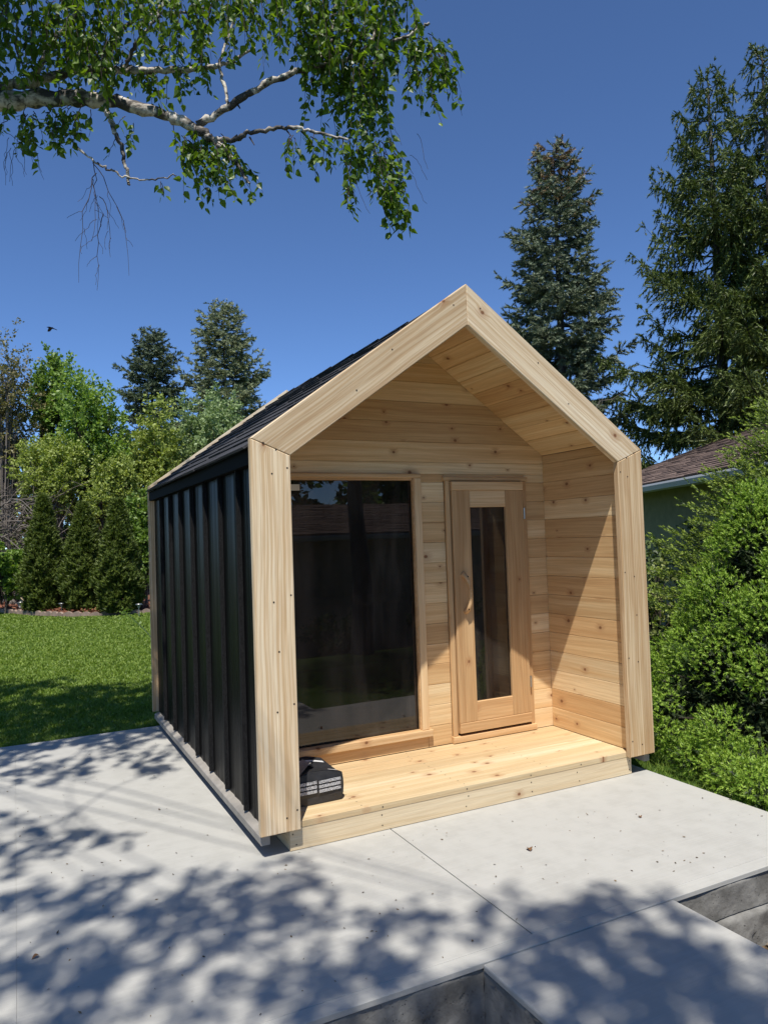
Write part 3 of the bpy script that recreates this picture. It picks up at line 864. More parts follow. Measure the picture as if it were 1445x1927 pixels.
def spruce(name, label, base, H, R, mats, n_prim=110, z_lo=0.12, power=0.8, droop=0.28, tip_up=0.22, hang=0.8, twig=0.2, nb=10, needle=0.045,
           sec_gap=0.13, lean=0.0, group=None, seed=1, brown_top=0.0, wbl=0.011, face=None, gaps=0.0):
    global rng
    keep = rng; rng = np.random.default_rng(seed)
    root = empty(name, tuple(base)); tag(root, label, 'tree', group)
    tr = np.array([[0, 0, 0], [lean * .3, 0, H * .35], [lean * .7, 0, H * .7], [lean, 0, H * 0.995]])
    P = smooth_path(tr, 14)
    V, F = tube(P, np.linspace(0.017 * H, 0.008, 14), 8); npobj('trunk', V, F, BARK, root, True)
    limbs = Acc(); tb = []; ta = []; tl = []; brown = []
    ga = 2.39996
    for i in range(n_prim):
        t = (i + rng.random()) / n_prim
        t = z_lo + (1 - z_lo) * t ** 0.92
        az = i * ga + rng.normal(0, 0.35)
        L = R * max(0.0, (1 - t)) ** power * (0.62 + 0.5 * rng.random()) + 0.12
        if gaps and rng.random() < gaps: continue
        o = np.array([lean * t, 0, H * t])
        d = np.array([math.cos(az), math.sin(az), 0])
        n = 9; s = np.linspace(0, 1, n)[:, None]
        dr = droop * (1.15 - 0.9 * t) * (0.8 + 0.4 * rng.random()); up = tip_up * (0.6 + 0.8 * rng.random())
        upstart = 0.55 * max(0, t - 0.55)
        path = o + d * (s * L) + np.array([0, 0, 1]) * (L * (upstart * s - dr * np.sin(s * 2.2) * s ** 0.8 + up * s ** 3))
        path += rng.normal(0, 0.015 * L, path.shape) * s
        v, f = tube(path, np.linspace(0.012 + 0.008 * L, 0.004, n), 4); limbs.add(v, f)
        ns = max(2, int(L / sec_gap))
        for k in range(ns):
            f_ = 0.16 + 0.84 * (k + rng.random()) / ns
            x = f_ * (n - 1); j = min(int(x), n - 2); p = path[j] + (path[j + 1] - path[j]) * (x - j)
            tdir = nrm(path[j + 1] - path[j])
            for sd in (-1, 1):
                side = nrm(np.cross(tdir, [0, 0, 1])) * sd
                l2 = (0.10 + 0.34 * L * (1.08 - f_)) * (0.6 + 0.7 * rng.random())
                l2 = min(l2, 0.95)
                d2 = nrm(tdir * (0.55 + 0.5 * rng.random()) + side * (0.9 - 0.6 * (f_ > 0.93)) + np.array([0, 0, rng.normal(-0.05, 0.16)]))
                m = max(1, int(l2 / (twig * 0.42)))
                for q in range(m):
                    w = (q + 0.3 + 0.7 * rng.random()) / m
                    b = p + d2 * l2 * w - np.array([0, 0, hang * 0.18 * l2 * w * w])
                    a = d2 * (1 - hang * 0.75) + np.array([0, 0, -hang]) + rng.normal(0, 0.22, 3) + side * 0.2
                    tb.append(b); ta.append(a); tl.append(twig * (0.55 + 0.8 * rng.random()) * (1.15 if hang > 0.5 and f_ < 0.9 else 0.85)); brown.append(t)
                tb.append(p); ta.append(d2); tl.append(l2); brown.append(t)
        tb.append(path[-2]); ta.append(path[-1] - path[-2] + np.array([0, 0, 0.15 * L])); tl.append(0.22); brown.append(t)
    tb = np.array(tb); ta = nrm(np.array(ta)); tl = np.array(tl); brown = np.array(brown)
    limbs.build('limbs', TWIG, root)
    ac = Acc()
    isb = (rng.random(len(tb)) < np.clip((brown - 0.80) * 3.2, 0, 1) * brown_top)
    V, F = bristles(tb[~isb], ta[~isb], tl[~isb], nb, needle, wbl); ac.add(V, F, 0)
    if isb.any():
        V, F = bristles(tb[isb], ta[isb], tl[isb] * 0.8, nb, needle * 0.9, wbl); ac.add(V, F, 1)
    o = ac.build('crown', mats, root); tag(o, kind='stuff')
    rng = keep
    return root

def leafy(name, label, base, clumps, N, size, m, cat='tree', trunk=True, group=None, spread=0.33, up=0.3, seed=3, bm=None, lr=0.35, hang=0.0, nl=None):
    """A broad-leaved plant: limbs to every clump, leaves through each clump's volume.  clumps: (x,y,z,rx,ry,rz) relative to base"""
    global rng
    keep = rng; rng = np.random.default_rng(seed)
    root = empty(name, tuple(base)); tag(root, label, cat, group)
    cl = np.array(clumps, float); vol = cl[:, 3] * cl[:, 5]; share = vol / vol.sum()
    limbs = Acc(); ac = Acc()
    for c, sh in zip(cl, share):
        n = int(N * sh)
        ntw = max(6, n // 26)
        dr = rand_dirs(ntw); rad = rng.random(ntw) ** lr
        tips = c[:3] + dr * rad[:, None] * c[3:6] * 1.05
        bs = np.array([c[0] * 0.6, c[1] * 0.6, max(0.05, c[2] - c[5] * 0.9)])
        kk = rng.choice(ntw, min(ntw, 14), replace=False)
        for t in kk:
            P = smooth_path([bs * [0.5, 0.5, 0.4], bs * 0.5 + (c[:3] * 0.5) + rng.normal(0, 0.07 * c[3], 3), tips[t]], 7)
            v, f = tube(P, np.linspace(0.012 + 0.012 * c[3], 0.003, 7), 4); limbs.add(v, f)
        # short shoots carrying leaves
        own = rng.integers(0, ntw, n)
        axis = nrm(dr * 0.7 + np.array([0, 0, up]) + rng.normal(0, 0.45, (ntw, 3)))
        ll = c[3:6].mean() * spread * (0.6 + 0.8 * rng.random(ntw))
        P = tips[own] + axis[own] * (ll[own] * (rng.random(n) - 0.35))[:, None] + rng.normal(0, 0.055 * c[3] ** 0.5, (n, 3)) * [1, 1, .8]
        D = nrm(axis[own] * 0.6 + rng.normal(0, 0.6, (n, 3)) + np.array([0, 0, -hang]))
        Nn = nrm(rng.normal(0, 0.7, (n, 3)) + np.array([0, -0.2, 0.7]))
        V, F = leaf_quads(P, D, Nn, size * (0.6 + 0.8 * rng.random(n))); ac.add(V, F)
    if trunk:
        h = cl[:, 2].max() * 0.6
        V, F = tube(smooth_path([(0, 0, -0.05), (0.05, 0, h * .5), (0, .05, h)], 8), np.linspace(0.02 + .012 * h, 0.015, 8), 7)
        npobj('trunk', V, F, BARK, root, True)
    limbs.build('limbs', bm or TWIG, root)
    tag(ac.build('crown', m, root), kind='stuff')
    rng = keep
    return root

# ------------------------------------------------------------------ conifers
NEEDLE_BLUE = leaf_mat('blue_spruce_needles', (0.080, 0.108, 0.062), (0.21, 0.25, 0.15), 0.1, 0.55, (1.1, 1.2, 0.8))
NEEDLE_BROWN = leaf_mat('brown_cone_tips', (0.17, 0.115, 0.055), (0.30, 0.22, 0.11), 0.1, 0.6, (1.1, 1.0, 0.6))
NEEDLE_NOR = leaf_mat('norway_spruce_needles', (0.045, 0.070, 0.016), (0.155, 0.20, 0.045), 0.12, 0.5, (1.2, 1.3, 0.5))
NEEDLE_FAR = leaf_mat('far_spruce_needles', (0.05, 0.075, 0.038), (0.11, 0.145, 0.07), 0.1, 0.6, (1.1, 1.2, 0.6))
NEEDLE_FAR2 = leaf_mat('far_fir_needles', (0.125, 0.155, 0.075), (0.25, 0.28, 0.14), 0.1, 0.6, (1.1, 1.2, 0.6))
GZ = -0.06
def foot(u, v, d):
    p = at(u, v, d); return (p[0], p[1], GZ), p[2] - GZ
b, H = foot(1040, 278, 20)
spruce('blue_spruce', 'blue green spruce with brown cone laden top right behind the gable', b, H, 2.08, [NEEDLE_BLUE, NEEDLE_BROWN], n_prim=155, power=0.46,
       droop=0.10, tip_up=0.22, hang=0.30, twig=0.24, nb=24, needle=0.06, seed=5, brown_top=1.0, wbl=0.016, sec_gap=0.13, z_lo=0.3, gaps=0.12)
b, H = foot(1330, 135, 18)
spruce('norway_spruce', 'tall drooping spruce with thin dark top, left one of the pair above the neighbour roof', b, H, 3.7, [NEEDLE_NOR, NEEDLE_BROWN], n_prim=118, power=0.78,
       droop=0.18, tip_up=0.36, hang=0.80, twig=0.24, nb=19, needle=0.05, seed=8, sec_gap=0.13, z_lo=0.16, wbl=0.015, gaps=0.2)
b, H = foot(1432, 92, 17)
spruce('norway_spruce', 'tallest drooping spruce, cut off by the right edge of the picture', b, H, 3.3, [NEEDLE_NOR, NEEDLE_BROWN], n_prim=122, power=0.74,
       droop=0.20, tip_up=0.34, hang=0.80, twig=0.24, nb=19, needle=0.05, seed=9, sec_gap=0.14, z_lo=0.26, wbl=0.015, gaps=0.15)
b, H = foot(284, 628, 34)
spruce('dark_pine', 'dark open conifer far behind the garden trees, shorter of the far pair', b, H, 2.5, [NEEDLE_FAR, NEEDLE_BROWN], n_prim=120, power=0.40,
       droop=0.06, tip_up=0.15, hang=0.15, twig=0.30, nb=17, needle=0.10, seed=12, sec_gap=0.20, z_lo=0.4, wbl=0.028, gaps=0.25)
b, H = foot(420, 578, 34)
spruce('grey_fir', 'tall dense grey green conifer rising behind the cabin roof', b, H, 3.2, [NEEDLE_FAR2, NEEDLE_BROWN], n_prim=150, power=0.47,
       droop=0.05, tip_up=0.22, hang=0.15, twig=0.30, nb=16, needle=0.09, seed=14, sec_gap=0.22, z_lo=0.3, wbl=0.024)

# ------------------------------------------------------------------ broad-leaved trees and shrubs behind the lawn
def crown_clumps(rx, rz, zc_, n, seed, ry=None, top=0.0):
    r = np.random.default_rng(seed); out = []
    for i in range(n):
        d = r.normal(size=3); d /= np.linalg.norm(d); q = r.random() ** 0.4
        k = 0.30 + 0.22 * r.random()
        out.append((d[0] * rx * q * 0.72, d[1] * (ry or rx) * q * 0.72, zc_ + d[2] * rz * q * 0.74, rx * k, (ry or rx) * k, rz * k * (1.0 + top * r.random())))
    return out
def back_tree(name, label, u, v, ru, rv, d, N, size, m, n=9, seed=1, cat='tree', **kw):
    p = at(u, v, d); s = d / FPX
    return leafy(name, label, (p[0], p[1], GZ), crown_clumps(ru * s, rv * s, p[2] - GZ, n, seed, ry=min(ru * s, 2.0), top=0.4), N, size, m, cat, seed=seed, **kw)
L_BRIGHT = leaf_mat('bright_leaves', (0.135, 0.235, 0.036), (0.28, 0.395, 0.088), 0.35)
L_GREEN = leaf_mat('mid_green_leaves', (0.10, 0.18, 0.03), (0.21, 0.31, 0.065), 0.35)
L_OLIVE = leaf_mat('olive_leaves', (0.18, 0.235, 0.045), (0.37, 0.43, 0.105), 0.3)
L_SILVER = leaf_mat('silvery_leaves', (0.17, 0.25, 0.09), (0.34, 0.43, 0.20), 0.3, 0.5, (1.1, 1.2, 0.7))
L_BROWN = leaf_mat('brownish_buds', (0.13, 0.125, 0.045), (0.25, 0.22, 0.09), 0.25)
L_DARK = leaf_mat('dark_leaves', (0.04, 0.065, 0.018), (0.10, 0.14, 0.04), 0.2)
GB = 'broad-leaved trees behind the lawn'
back_tree('hedge_tree', 'dense tree filling the back of the garden behind the dead twigs', 60, 960, 140, 170, 29, 13000, 0.20, L_OLIVE, 14, 21, group=GB)
back_tree('hedge_tree', 'dense tree behind the cedars and beside the cabin', 260, 980, 150, 160, 29, 13000, 0.20, L_OLIVE, 14, 22, group=GB)
back_tree('hedge_tree', 'dark leafy tree mostly hidden behind the black cabin wall', 460, 960, 130, 160, 29, 6000, 0.20, L_DARK, 8, 23, group=GB)
back_tree('hedge_shrub', 'wide dark hedge shrub low behind the three cedars', 140, 1060, 190, 80, 24, 12000, 0.14, L_DARK, 16, 41, 'shrub', group='shrubs behind the cedars')
back_tree('budding_tree', 'brownish thinly leafed tree at the left edge above the dead twigs', 0, 770, 85, 165, 24, 13000, 0.085, L_BROWN, 10, 24, group=GB, spread=0.6, bm=DEADTW)
back_tree('leafy_tree', 'slim mid green tree standing just right of the brownish tree', 88, 760, 48, 100, 25.5, 9000, 0.11, L_GREEN, 8, 25, group=GB, spread=0.6, up=0.9)
back_tree('leafy_tree', 'bright green fan shaped tree above the middle cedar', 172, 840, 75, 150, 24, 19000, 0.11, L_BRIGHT, 12, 26, group=GB, spread=0.6, up=0.9)
back_tree('olive_tree', 'olive green tree below the shorter far conifer', 275, 895, 75, 120, 25, 20000, 0.10, L_OLIVE, 12, 27, group=GB, spread=0.5)
back_tree('silvery_tree', 'pale silvery green tree just left of the cabin roof', 395, 860, 80, 125, 26, 22000, 0.10, L_SILVER, 13, 28, group=GB, spread=0.5, up=0.8)
back_tree('olive_shrub', 'olive green shrub with bare twigs above the leftmost cedar', 105, 900, 85, 85, 22.5, 17000, 0.085, L_OLIVE, 11, 29, 'shrub', group='shrubs behind the cedars', bm=DEADTW, spread=0.5)
back_tree('olive_shrub', 'loose olive shrub between the bright tree and the rightmost cedar', 205, 935, 65, 75, 22, 12000, 0.085, L_OLIVE, 9, 30, 'shrub', group='shrubs behind the cedars', spread=0.5)
back_tree('green_shrub', 'fresh green shrub squeezed between the rightmost cedar and the cabin', 272, 1010, 42, 105, 19.5, 10000, 0.085, L_GREEN, 9, 31, 'shrub', group='shrubs behind the cedars')
back_tree('green_shrub', 'fresh green bush at the left edge beside the leftmost cedar', 8, 1075, 42, 62, 19.3, 8000, 0.085, L_BRIGHT, 8, 32, 'shrub', group='shrubs behind the cedars')

def dead_tangle():
    p = at(10, 1130, 21.3)
    root = empty('dead_shrub', (p[0], p[1], GZ)); tag(root, 'tangled grey dead shrub of bare twigs behind the leftmost cedar', 'shrub')
    a = Acc(); r = np.random.default_rng(40)
    for i in range(420):
        b = np.array([r.normal(0.3, 0.7), r.normal(0, .4), 0.3 + 2.9 * r.random()])
        az = r.normal(0, 0.9) + (math.pi if r.random() < .35 else 0); L = 0.5 + 1.1 * r.random()
        d = np.array([math.cos(az), 0.5 * math.sin(az), r.normal(0.15, 0.35)])
        pts = [b, b + d * L * .5 + [0, 0, .12 * L], b + d * L + [0, 0, r.normal(-0.15, .2) * L]]
        v, f = tube(smooth_path(pts, 6), np.linspace(0.016, 0.005, 6), 3); a.add(v, f)
    for i in range(14):
        b = np.array([r.normal(0.1, 0.35), r.normal(0, .2), 0]); t = np.array([r.normal(0.2, 1.0), r.normal(0, .4), 2.2 + 1.6 * r.random()])
        v, f = tube(smooth_path([b, (b + t) / 2 + r.normal(0, .15, 3), t], 8), np.linspace(0.04, 0.012, 8), 5); a.add(v, f)
    a.build('twigs', DEADTW, root)
dead_tangle()

CEDAR_G = leaf_mat('arborvitae_sprays', (0.035, 0.062, 0.010), (0.17, 0.22, 0.038), 0.2, 0.55, (1.2, 1.3, 0.5))
def arborvitae(label, u, vb, ut, vt, d, wpx, seed):
    p = at(u, vb, d); q = at(ut, vt, d); H = q[2] - GZ; R = wpx * d / FPX
    root = empty('arborvitae', (p[0], p[1], GZ)); tag(root, label, 'conifer', 'conical cedars along the bed')
    r = np.random.default_rng(seed); n = 4800
    t = r.random(n) ** 1.25; az = r.random(n) * 2 * np.pi
    prof = np.where(t < 0.25, 0.80 + 0.8 * t, 1.0 - ((t - 0.25) / 0.75) ** 1.25)
    lump = 1 + 0.16 * np.sin(az * 3 + t * 17) + 0.10 * np.sin(az * 7 - t * 29)
    rad = R * prof * lump * (0.62 + 0.38 * r.random(n) ** 0.4)
    B = np.stack([np.cos(az) * rad, np.sin(az) * rad, 0.06 + t * H * 0.97], 1)
    A = nrm(np.stack([np.cos(az) * .55, np.sin(az) * .55, np.full(n, .8)], 1) + r.normal(0, .25, (n, 3)))
    ac = Acc(); V, F = bristles(B, A, np.full(n, 0.15), 13, 0.05, 0.014, fwd=0.45); ac.add(V, F)
    V, F = tube([(0, 0, 0), (0, 0, H * .9)], [R * .12, .01], 6); npobj('trunk', V, F, BARK, root)
    tag(ac.build('crown', CEDAR_G, root), kind='stuff')
arborvitae('leftmost of the three conical cedars, tallest and standing over the mulch bed', 85, 1140, 92, 938, 19.0, 36, 51)
arborvitae('middle one of the three conical cedars above the mulch bed', 160, 1136, 163, 952, 18.6, 37, 52)
arborvitae('rightmost of the three conical cedars, nearest the black cabin wall', 226, 1140, 230, 945, 18.0, 36, 53)

# ------------------------------------------------------------------ planting bed
def bed():
    mk = NT('red_mulch'); g = mk.n('NewGeometry'); nz = mk.noise(g.outputs['Position'], 26, 4, 0.7)
    mk.l(mk.ramp(nz.outputs[0], [(0.3, (0.05, 0.018, 0.010)), (0.7, (0.26, 0.10, 0.055))]), mk.b.inputs['Base Color']); mk.b.inputs['Roughness'].default_value = 0.95
    mk.bump(nz.outputs[0], 0.9, 0.04)
    xs = np.linspace(EDGE[0, 0] - 6, EDGE[-1, 0] + 6, 60); V = []; F = []
    for j, (dy, z) in enumerate(((0.04, -0.05), (0.3, 0.03), (1.0, 0.08), (2.5, 0.06), (14.0, 0.0))):
        for x in xs:
            y = np.interp(x, EDGE[:, 0], EDGE[:, 1])
            V.append((x, y + dy, z + 0.03 * math.sin(x * 4 + j)))
    n = len(xs)
    for j in range(4):
        for i in range(n - 1): F.append((j * n + i, j * n + i + 1, (j + 1) * n + i + 1, (j + 1) * n + i))
    tag(pyobj('mulch_bed', V, F, mk.m), kind='structure')
    # wood chips
    r = np.random.default_rng(60); N = 2600
    x = r.uniform(EDGE[0, 0] - .5, EDGE[-1, 0] + .3, N); y = np.interp(x, EDGE[:, 0], EDGE[:, 1]) + 0.1 + 1.3 * r.random(N)
    D = nrm(np.stack([r.normal(size=N), r.normal(size=N), r.normal(0, .35, N)], 1)); P = np.stack([x, y, 0.05 + 0.05 * r.random(N)], 1)
    V, F = leaf_quads(P, D, np.tile([0, 0, 1.0], (N, 1)) + r.normal(0, .3, (N, 3)), 0.09 * (0.5 + r.random(N)), 0.4)
    tag(npobj('mulch_chips', V, F, leaf_mat('mulch_chip', (0.10, 0.035, 0.02), (0.32, 0.13, 0.07), 0.0, 0.9)), 'loose red wood chips in the planting bed under the cedars', 'mulch', kind='stuff')
    # scalloped edging, one piece per stone
    root = empty('garden_edging', (EDGE[3, 0], EDGE[3, 1], -0.06)); tag(root, 'row of weathered scalloped edging stones between lawn and red mulch', 'edging')
    st = concrete('edging_stone_concrete', (0.34, 0.25, 0.20), (0.22, 0.17, 0.14))
    seg = np.linalg.norm(np.diff(EDGE, axis=0), axis=1); cum = np.concatenate([[0], np.cumsum(seg)]); s = 0.0
    prof = [(-0.5, 0)] + [(-0.5 + i / 8, 0.62 + 0.38 * math.sin(math.pi * i / 8)) for i in range(9)] + [(0.5, 0)]
    W = 0.235; me = None
    while s < cum[-1]:
        x = np.interp(s, cum, EDGE[:, 0]); y = np.interp(s, cum, EDGE[:, 1]); x2 = np.interp(s + .05, cum, EDGE[:, 0]); y2 = np.interp(s + .05, cum, EDGE[:, 1])
        if me is None:
            V = [(a * W * .97, -0.03, h * 0.12) for a, h in prof] + [(a * W * .97, 0.03, h * 0.12) for a, h in prof]; n = len(prof)
            me = bpy.data.meshes.new('edging_stone'); me.from_pydata(V, [], [tuple(range(n)), tuple(range(2 * n - 1, n - 1, -1))] + [(i, i + n, (i + 1) % n + n, (i + 1) % n) for i in range(n)]); me.materials.append(st)
        o = bpy.data.objects.new('edging_stone', me); COL.objects.link(o); o.parent = root
        o.location = (x - EDGE[3, 0], y - EDGE[3, 1], 0.0 + random.uniform(-.012, .012)); o.rotation_euler = (random.uniform(-.08, .08), random.uniform(-.05, .05), math.atan2(y2 - y, x2 - x) + random.uniform(-.06, .06))
        s += W
    # path lights
    alum = plain('lamp_metal', (0.45, 0.45, 0.44), 0.35, 0.9); lens = plain('lamp_lens', (0.30, 0.30, 0.27), 0.2)
    for lab, u, v, d in (('bright capped path light before the gap between left and middle cedar', 117, 1157, 18.3), ('small metal path light in the bed beside the cabin corner', 262, 1154, 17.2),
                    ('small dull path light near the left edge beside the fallen stick', 40, 1149, 19.2)):
        p = at(u, v, d); rt = empty('path_light', (p[0], p[1], 0.0)); tag(rt, lab, 'path light', 'path lights in the mulch bed')
        V, F = tube([(0, 0, -0.05), (0, 0, 0.17)], 0.011, 8); npobj('stake', V, F, alum, rt)
        V, F = tube([(0, 0, 0.165), (0, 0, 0.17), (0, 0, 0.225), (0, 0, 0.23)], [0.02, 0.032, 0.045, 0.02], 12); npobj('lens', V, F, lens, rt)
        V, F = tube([(0, 0, 0.226), (0, 0, 0.231), (0, 0, 0.25), (0, 0, 0.262)], [0.05, 0.085, 0.06, 0.004], 14); npobj('cap', V, F, alum, rt, True)
    p = at(58, 1135, 19.6)
    r = np.random.default_rng(3); import bmesh
    bm = bmesh.new(); bmesh.ops.create_icosphere(bm, subdivisions=3, radius=1.0)
    for v in bm.verts:
        v.co = Vector((v.co.x * 0.30, v.co.y * .2, v.co.z * 0.22)) * (1 + 0.10 * math.sin(v.co.x * 7 + v.co.y * 5) + 0.06 * math.sin(v.co.z * 13 + v.co.x * 9))
    me = bpy.data.meshes.new('boulder'); bm.to_mesh(me); bm.free()
    o = link('boulder', me, plain('grey_stone', (0.27, 0.26, 0.245), 0.9, 0, .3, 9, .35), None, False); o.location = (p[0], p[1], 0.13)
    tag(o, 'pale grey boulder in the bed left of the leftmost cedar', 'rock')
    q = at(40, 1125, 19.3); w = at(53, 1142, 19.0)
    V, F = tube(smooth_path([q, (q + w) / 2 + [0, 0, .02], w], 6), np.linspace(.012, .018, 6), 6)
    o = npobj('fallen_stick', V - q, F, plain('pale_stick', (0.40, 0.31, 0.2), 0.8)); o.location = tuple(q)
    tag(o, 'pale bare stick leaning against the grey boulder', 'stick')
    # leaning weed stem by the cabin corner
    e = at(236, 1152, 9.2); s0 = at(292, 1208, 8.6)
    root = empty('weed', (s0[0], s0[1], GZ)); tag(root, 'thin dark weed stem leaning out from behind the cabin corner', 'weed')
    o3 = np.array([s0[0], s0[1], GZ])
    V, F = tube(smooth_path([o3 + [0.35, 0.05, 0], s0, (s0 + e) / 2 + [0, 0, .02], e], 10) - o3, np.linspace(.007, .003, 10), 5); npobj('stem', V, F, plain('weed_stem', (0.03, 0.06, 0.02), .7), root)
    N = 46; t = np.where(r.random(N) < .7, r.uniform(.88, 1.05, N), r.uniform(.4, .9, N)); P = s0 + (e - s0) * t[:, None] + r.normal(0, .03, (N, 3)) - o3
    V, F = leaf_quads(P, rand_dirs(N), rand_dirs(N), 0.035 * (0.6 + r.random(N))); tag(npobj('leaves', V, F, L_GREEN, root), kind='stuff')
bed()

# ------------------------------------------------------------------ right hand shrubs
TIP_Y = leaf_mat('fresh_spruce_tips', (0.28, 0.37, 0.045), (0.44, 0.53, 0.11), 0.3, 0.5)
NEED_D = leaf_mat('young_spruce_needles', (0.06, 0.10, 0.018), (0.17, 0.24, 0.042), 0.15, 0.5)
def young_spruce():
    global rng
    keep = rng; rng = np.random.default_rng(70)
    p = at(1490, 1330, 7.6); base = np.array([p[0], p[1], GZ])
    root = empty('young_spruce', tuple(base)); tag(root, 'bushy young spruce with yellow green fresh tips in front of the neighbour house', 'shrub')
    H = at(1440, 745, 7.6)[2] - GZ
    limbs = Acc(); tb = []; ta = []; tl = []
    n_p = 190
    for i in range(n_p):
        t = (i + rng.random()) / n_p * 0.97; az = i * 2.39996 + rng.normal(0, .3)
        L = np.interp(t, [0, .3, .5, .66, .8, 1], [1.30, 1.32, .92, .62, .40, .06]) * (0.6 + 0.5 * rng.random())
        d = np.array([math.cos(az), math.sin(az), 0]); s = np.linspace(0, 1, 7)[:, None]
        path = np.array([0, 0, H * t]) + d * s * L + np.array([0, 0, 1]) * L * (0.42 * s + 0.05 * s * s - .12 * (1 - t) * s)
        path += rng.normal(0, .02 * L, path.shape) * s
        v, f = tube(path, np.linspace(.01 + .008 * L, .003, 7), 4); limbs.add(v, f)
        ns = max(3, int(L / 0.06))
        for k in range(ns):
            w = 0.25 + .75 * (k + rng.random()) / ns; x = w * 6; j = min(int(x), 5); q = path[j] + (path[j + 1] - path[j]) * (x - j); td = nrm(path[j + 1] - path[j])
            for sd in (-1, 1):
                side = nrm(np.cross(td, [0, 0, 1])) * sd; l2 = (0.06 + .3 * L * (1.05 - w)) * (.6 + .7 * rng.random())
                d2 = nrm(td * .8 + side * .8 + [0, 0, rng.normal(.12, .18)])
                m = max(1, int(l2 / .05))
                for y in range(m):
                    b = q + d2 * l2 * (y + rng.random()) / m; a = nrm(d2 + side * rng.normal(0, .5) + td * .3 + [0, 0, rng.normal(.1, .25)])
                    tb.append(b); ta.append(a); tl.append(0.07 + .06 * rng.random())
        tb.append(path[-2]); ta.append(nrm(path[-1] - path[-2])); tl.append(.2)
    tb = np.array(tb); ta = np.array(ta); tl = np.array(tl)
    ac = Acc(); V, F = bristles(tb, ta, tl, 13, 0.020, 0.0055, fwd=.2); ac.add(V, F, 0)
    V, F = bristles(tb + ta * tl[:, None] * .9, ta, np.full(len(tb), .036), 7, 0.014, 0.006, fwd=.5); ac.add(V, F, 1)
    V, F = tube([(0, 0, 0), (0, 0, H * .95)], [.05, .008], 8); npobj('trunk', V, F, BARK, root, True)
    limbs.build('limbs', TWIG, root); tag(ac.build('crown', [NEED_D, TIP_Y], root), kind='stuff')
    rng = keep
young_spruce()

DW1 = leaf_mat('dwarf_spruce_tips', (0.125, 0.24, 0.022), (0.39, 0.53, 0.08), 0.28, 0.5)
DW2 = leaf_mat('dwarf_spruce_inner_shade', (0.016, 0.030, 0.009), (0.045, 0.065, 0.018), 0.1, 0.6)  # dark brown-green with the inner shade put into the colour; also on scattered shoots
def dwarf_spruce():
    global rng
    keep = rng; rng = np.random.default_rng(80)
    base = np.array([2.75, 0.15, GZ])
    root = empty('dwarf_spruce', tuple(base)); tag(root, 'dense bright green dwarf conifer overhanging the right edge of the patio', 'shrub')
    H = 1.95
    # lumps over a broad dome
    lumps = []
    for i in range(125):
        t = rng.random() ** 1.2; az = rng.random() * 2 * np.pi
        prof = np.interp(t, [0, .1, .25, .4, .6, .8, 1], [1.34, 1.12, .80, .64, .48, .24, .04])
        r_ = prof * (0.78 + .25 * rng.random()); s = 0.14 + .13 * rng.random()
        lumps.append((math.cos(az) * r_, math.sin(az) * r_, 0.10 + t * (H - .22), s))
    for i in range(34):
        a_ = rng.random(); lumps.append((-1.37 + .35 * rng.random() + .25 * a_, -1.15 + 1.25 * a_, .06 + .10 * rng.random(), .10 + .09 * rng.random()))
        lumps.append((-1.0 + 1.4 * rng.random(), -1.2 + .35 * rng.random(), .10 + .30 * rng.random(), .13 + .10 * rng.random()))
    L = np.array(lumps); B = []; A = []; I = []
    per = 200
    for x, y, z, s in L:
        d = rand_dirs(per); out = nrm(np.array([x, y, (z - H * .35) * .8]))
        d = nrm(d + out * 0.55 + np.array([0, 0, .25]))
        d = d[(d @ (out * .7 + np.array([0, 0, .55]))) > 0.12]; per_ = len(d)
        P = np.array([x, y, z]) + d * s * (0.80 + .25 * rng.random((per_, 1))) * [1, 1, .75]
        B.append(P); A.append(nrm(d + [0, 0, .35] + rng.normal(0, .25, (per_, 3)))); I.append(rng.random(per_) < .10)
    B = np.concatenate(B); A = np.concatenate(A); I = np.concatenate(I)
    B[:, 2] = np.maximum(B[:, 2], 0.02)
    ac = Acc(); V, F = bristles(B[~I], A[~I], np.full((~I).sum(), .032), 11, 0.0155, 0.0042, fwd=.5); ac.add(V, F, 0)
    V, F = bristles(B[I], A[I], np.full(I.sum(), .05), 9, 0.02, 0.004); ac.add(V, F, 1)
    # inner growth, coloured near black to hold the shade between the lumps
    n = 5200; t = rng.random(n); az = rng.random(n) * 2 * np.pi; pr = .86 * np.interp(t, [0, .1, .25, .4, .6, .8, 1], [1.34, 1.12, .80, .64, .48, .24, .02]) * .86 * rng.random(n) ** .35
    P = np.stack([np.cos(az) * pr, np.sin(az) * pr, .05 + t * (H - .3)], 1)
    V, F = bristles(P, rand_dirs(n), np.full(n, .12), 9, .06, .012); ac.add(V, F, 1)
    limbs = Acc()
    for x, y, z, s in L[::2]:
        v, f = tube(smooth_path([(0, 0, max(.05, z * .35)), (x * .5, y * .5, z * .75), (x * .92, y * .92, z)], 6), np.linspace(.014, .005, 6), 4); limbs.add(v, f)
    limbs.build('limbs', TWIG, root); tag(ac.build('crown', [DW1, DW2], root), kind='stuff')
    rng = keep
dwarf_spruce()

L_VAR = leaf_mat('variegated_leaves', (0.10, 0.16, 0.03), (0.42, 0.44, 0.16), 0.3)
p = at(1232, 1160, 8.8)
leafy('variegated_shrub', 'cream and green variegated shrub just behind the right porch post', (p[0], p[1], GZ), [(0, 0, .5, .3, .3, .45), (.15, .1, .9, .28, .3, .35), (-.1, .1, .85, .25, .25, .3)], 1500, .05, L_VAR, 'shrub', trunk=False, seed=90)
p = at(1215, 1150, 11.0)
leafy('dark_shrub', 'dark green shrub in deep shade behind the variegated shrub', (p[0], p[1], GZ), [(0, 0, .7, .8, .6, .7), (.7, -.3, .8, .7, .6, .8), (-.6, .2, .5, .5, .5, .5)], 3500, .07, L_DARK, 'shrub', trunk=False, seed=91)
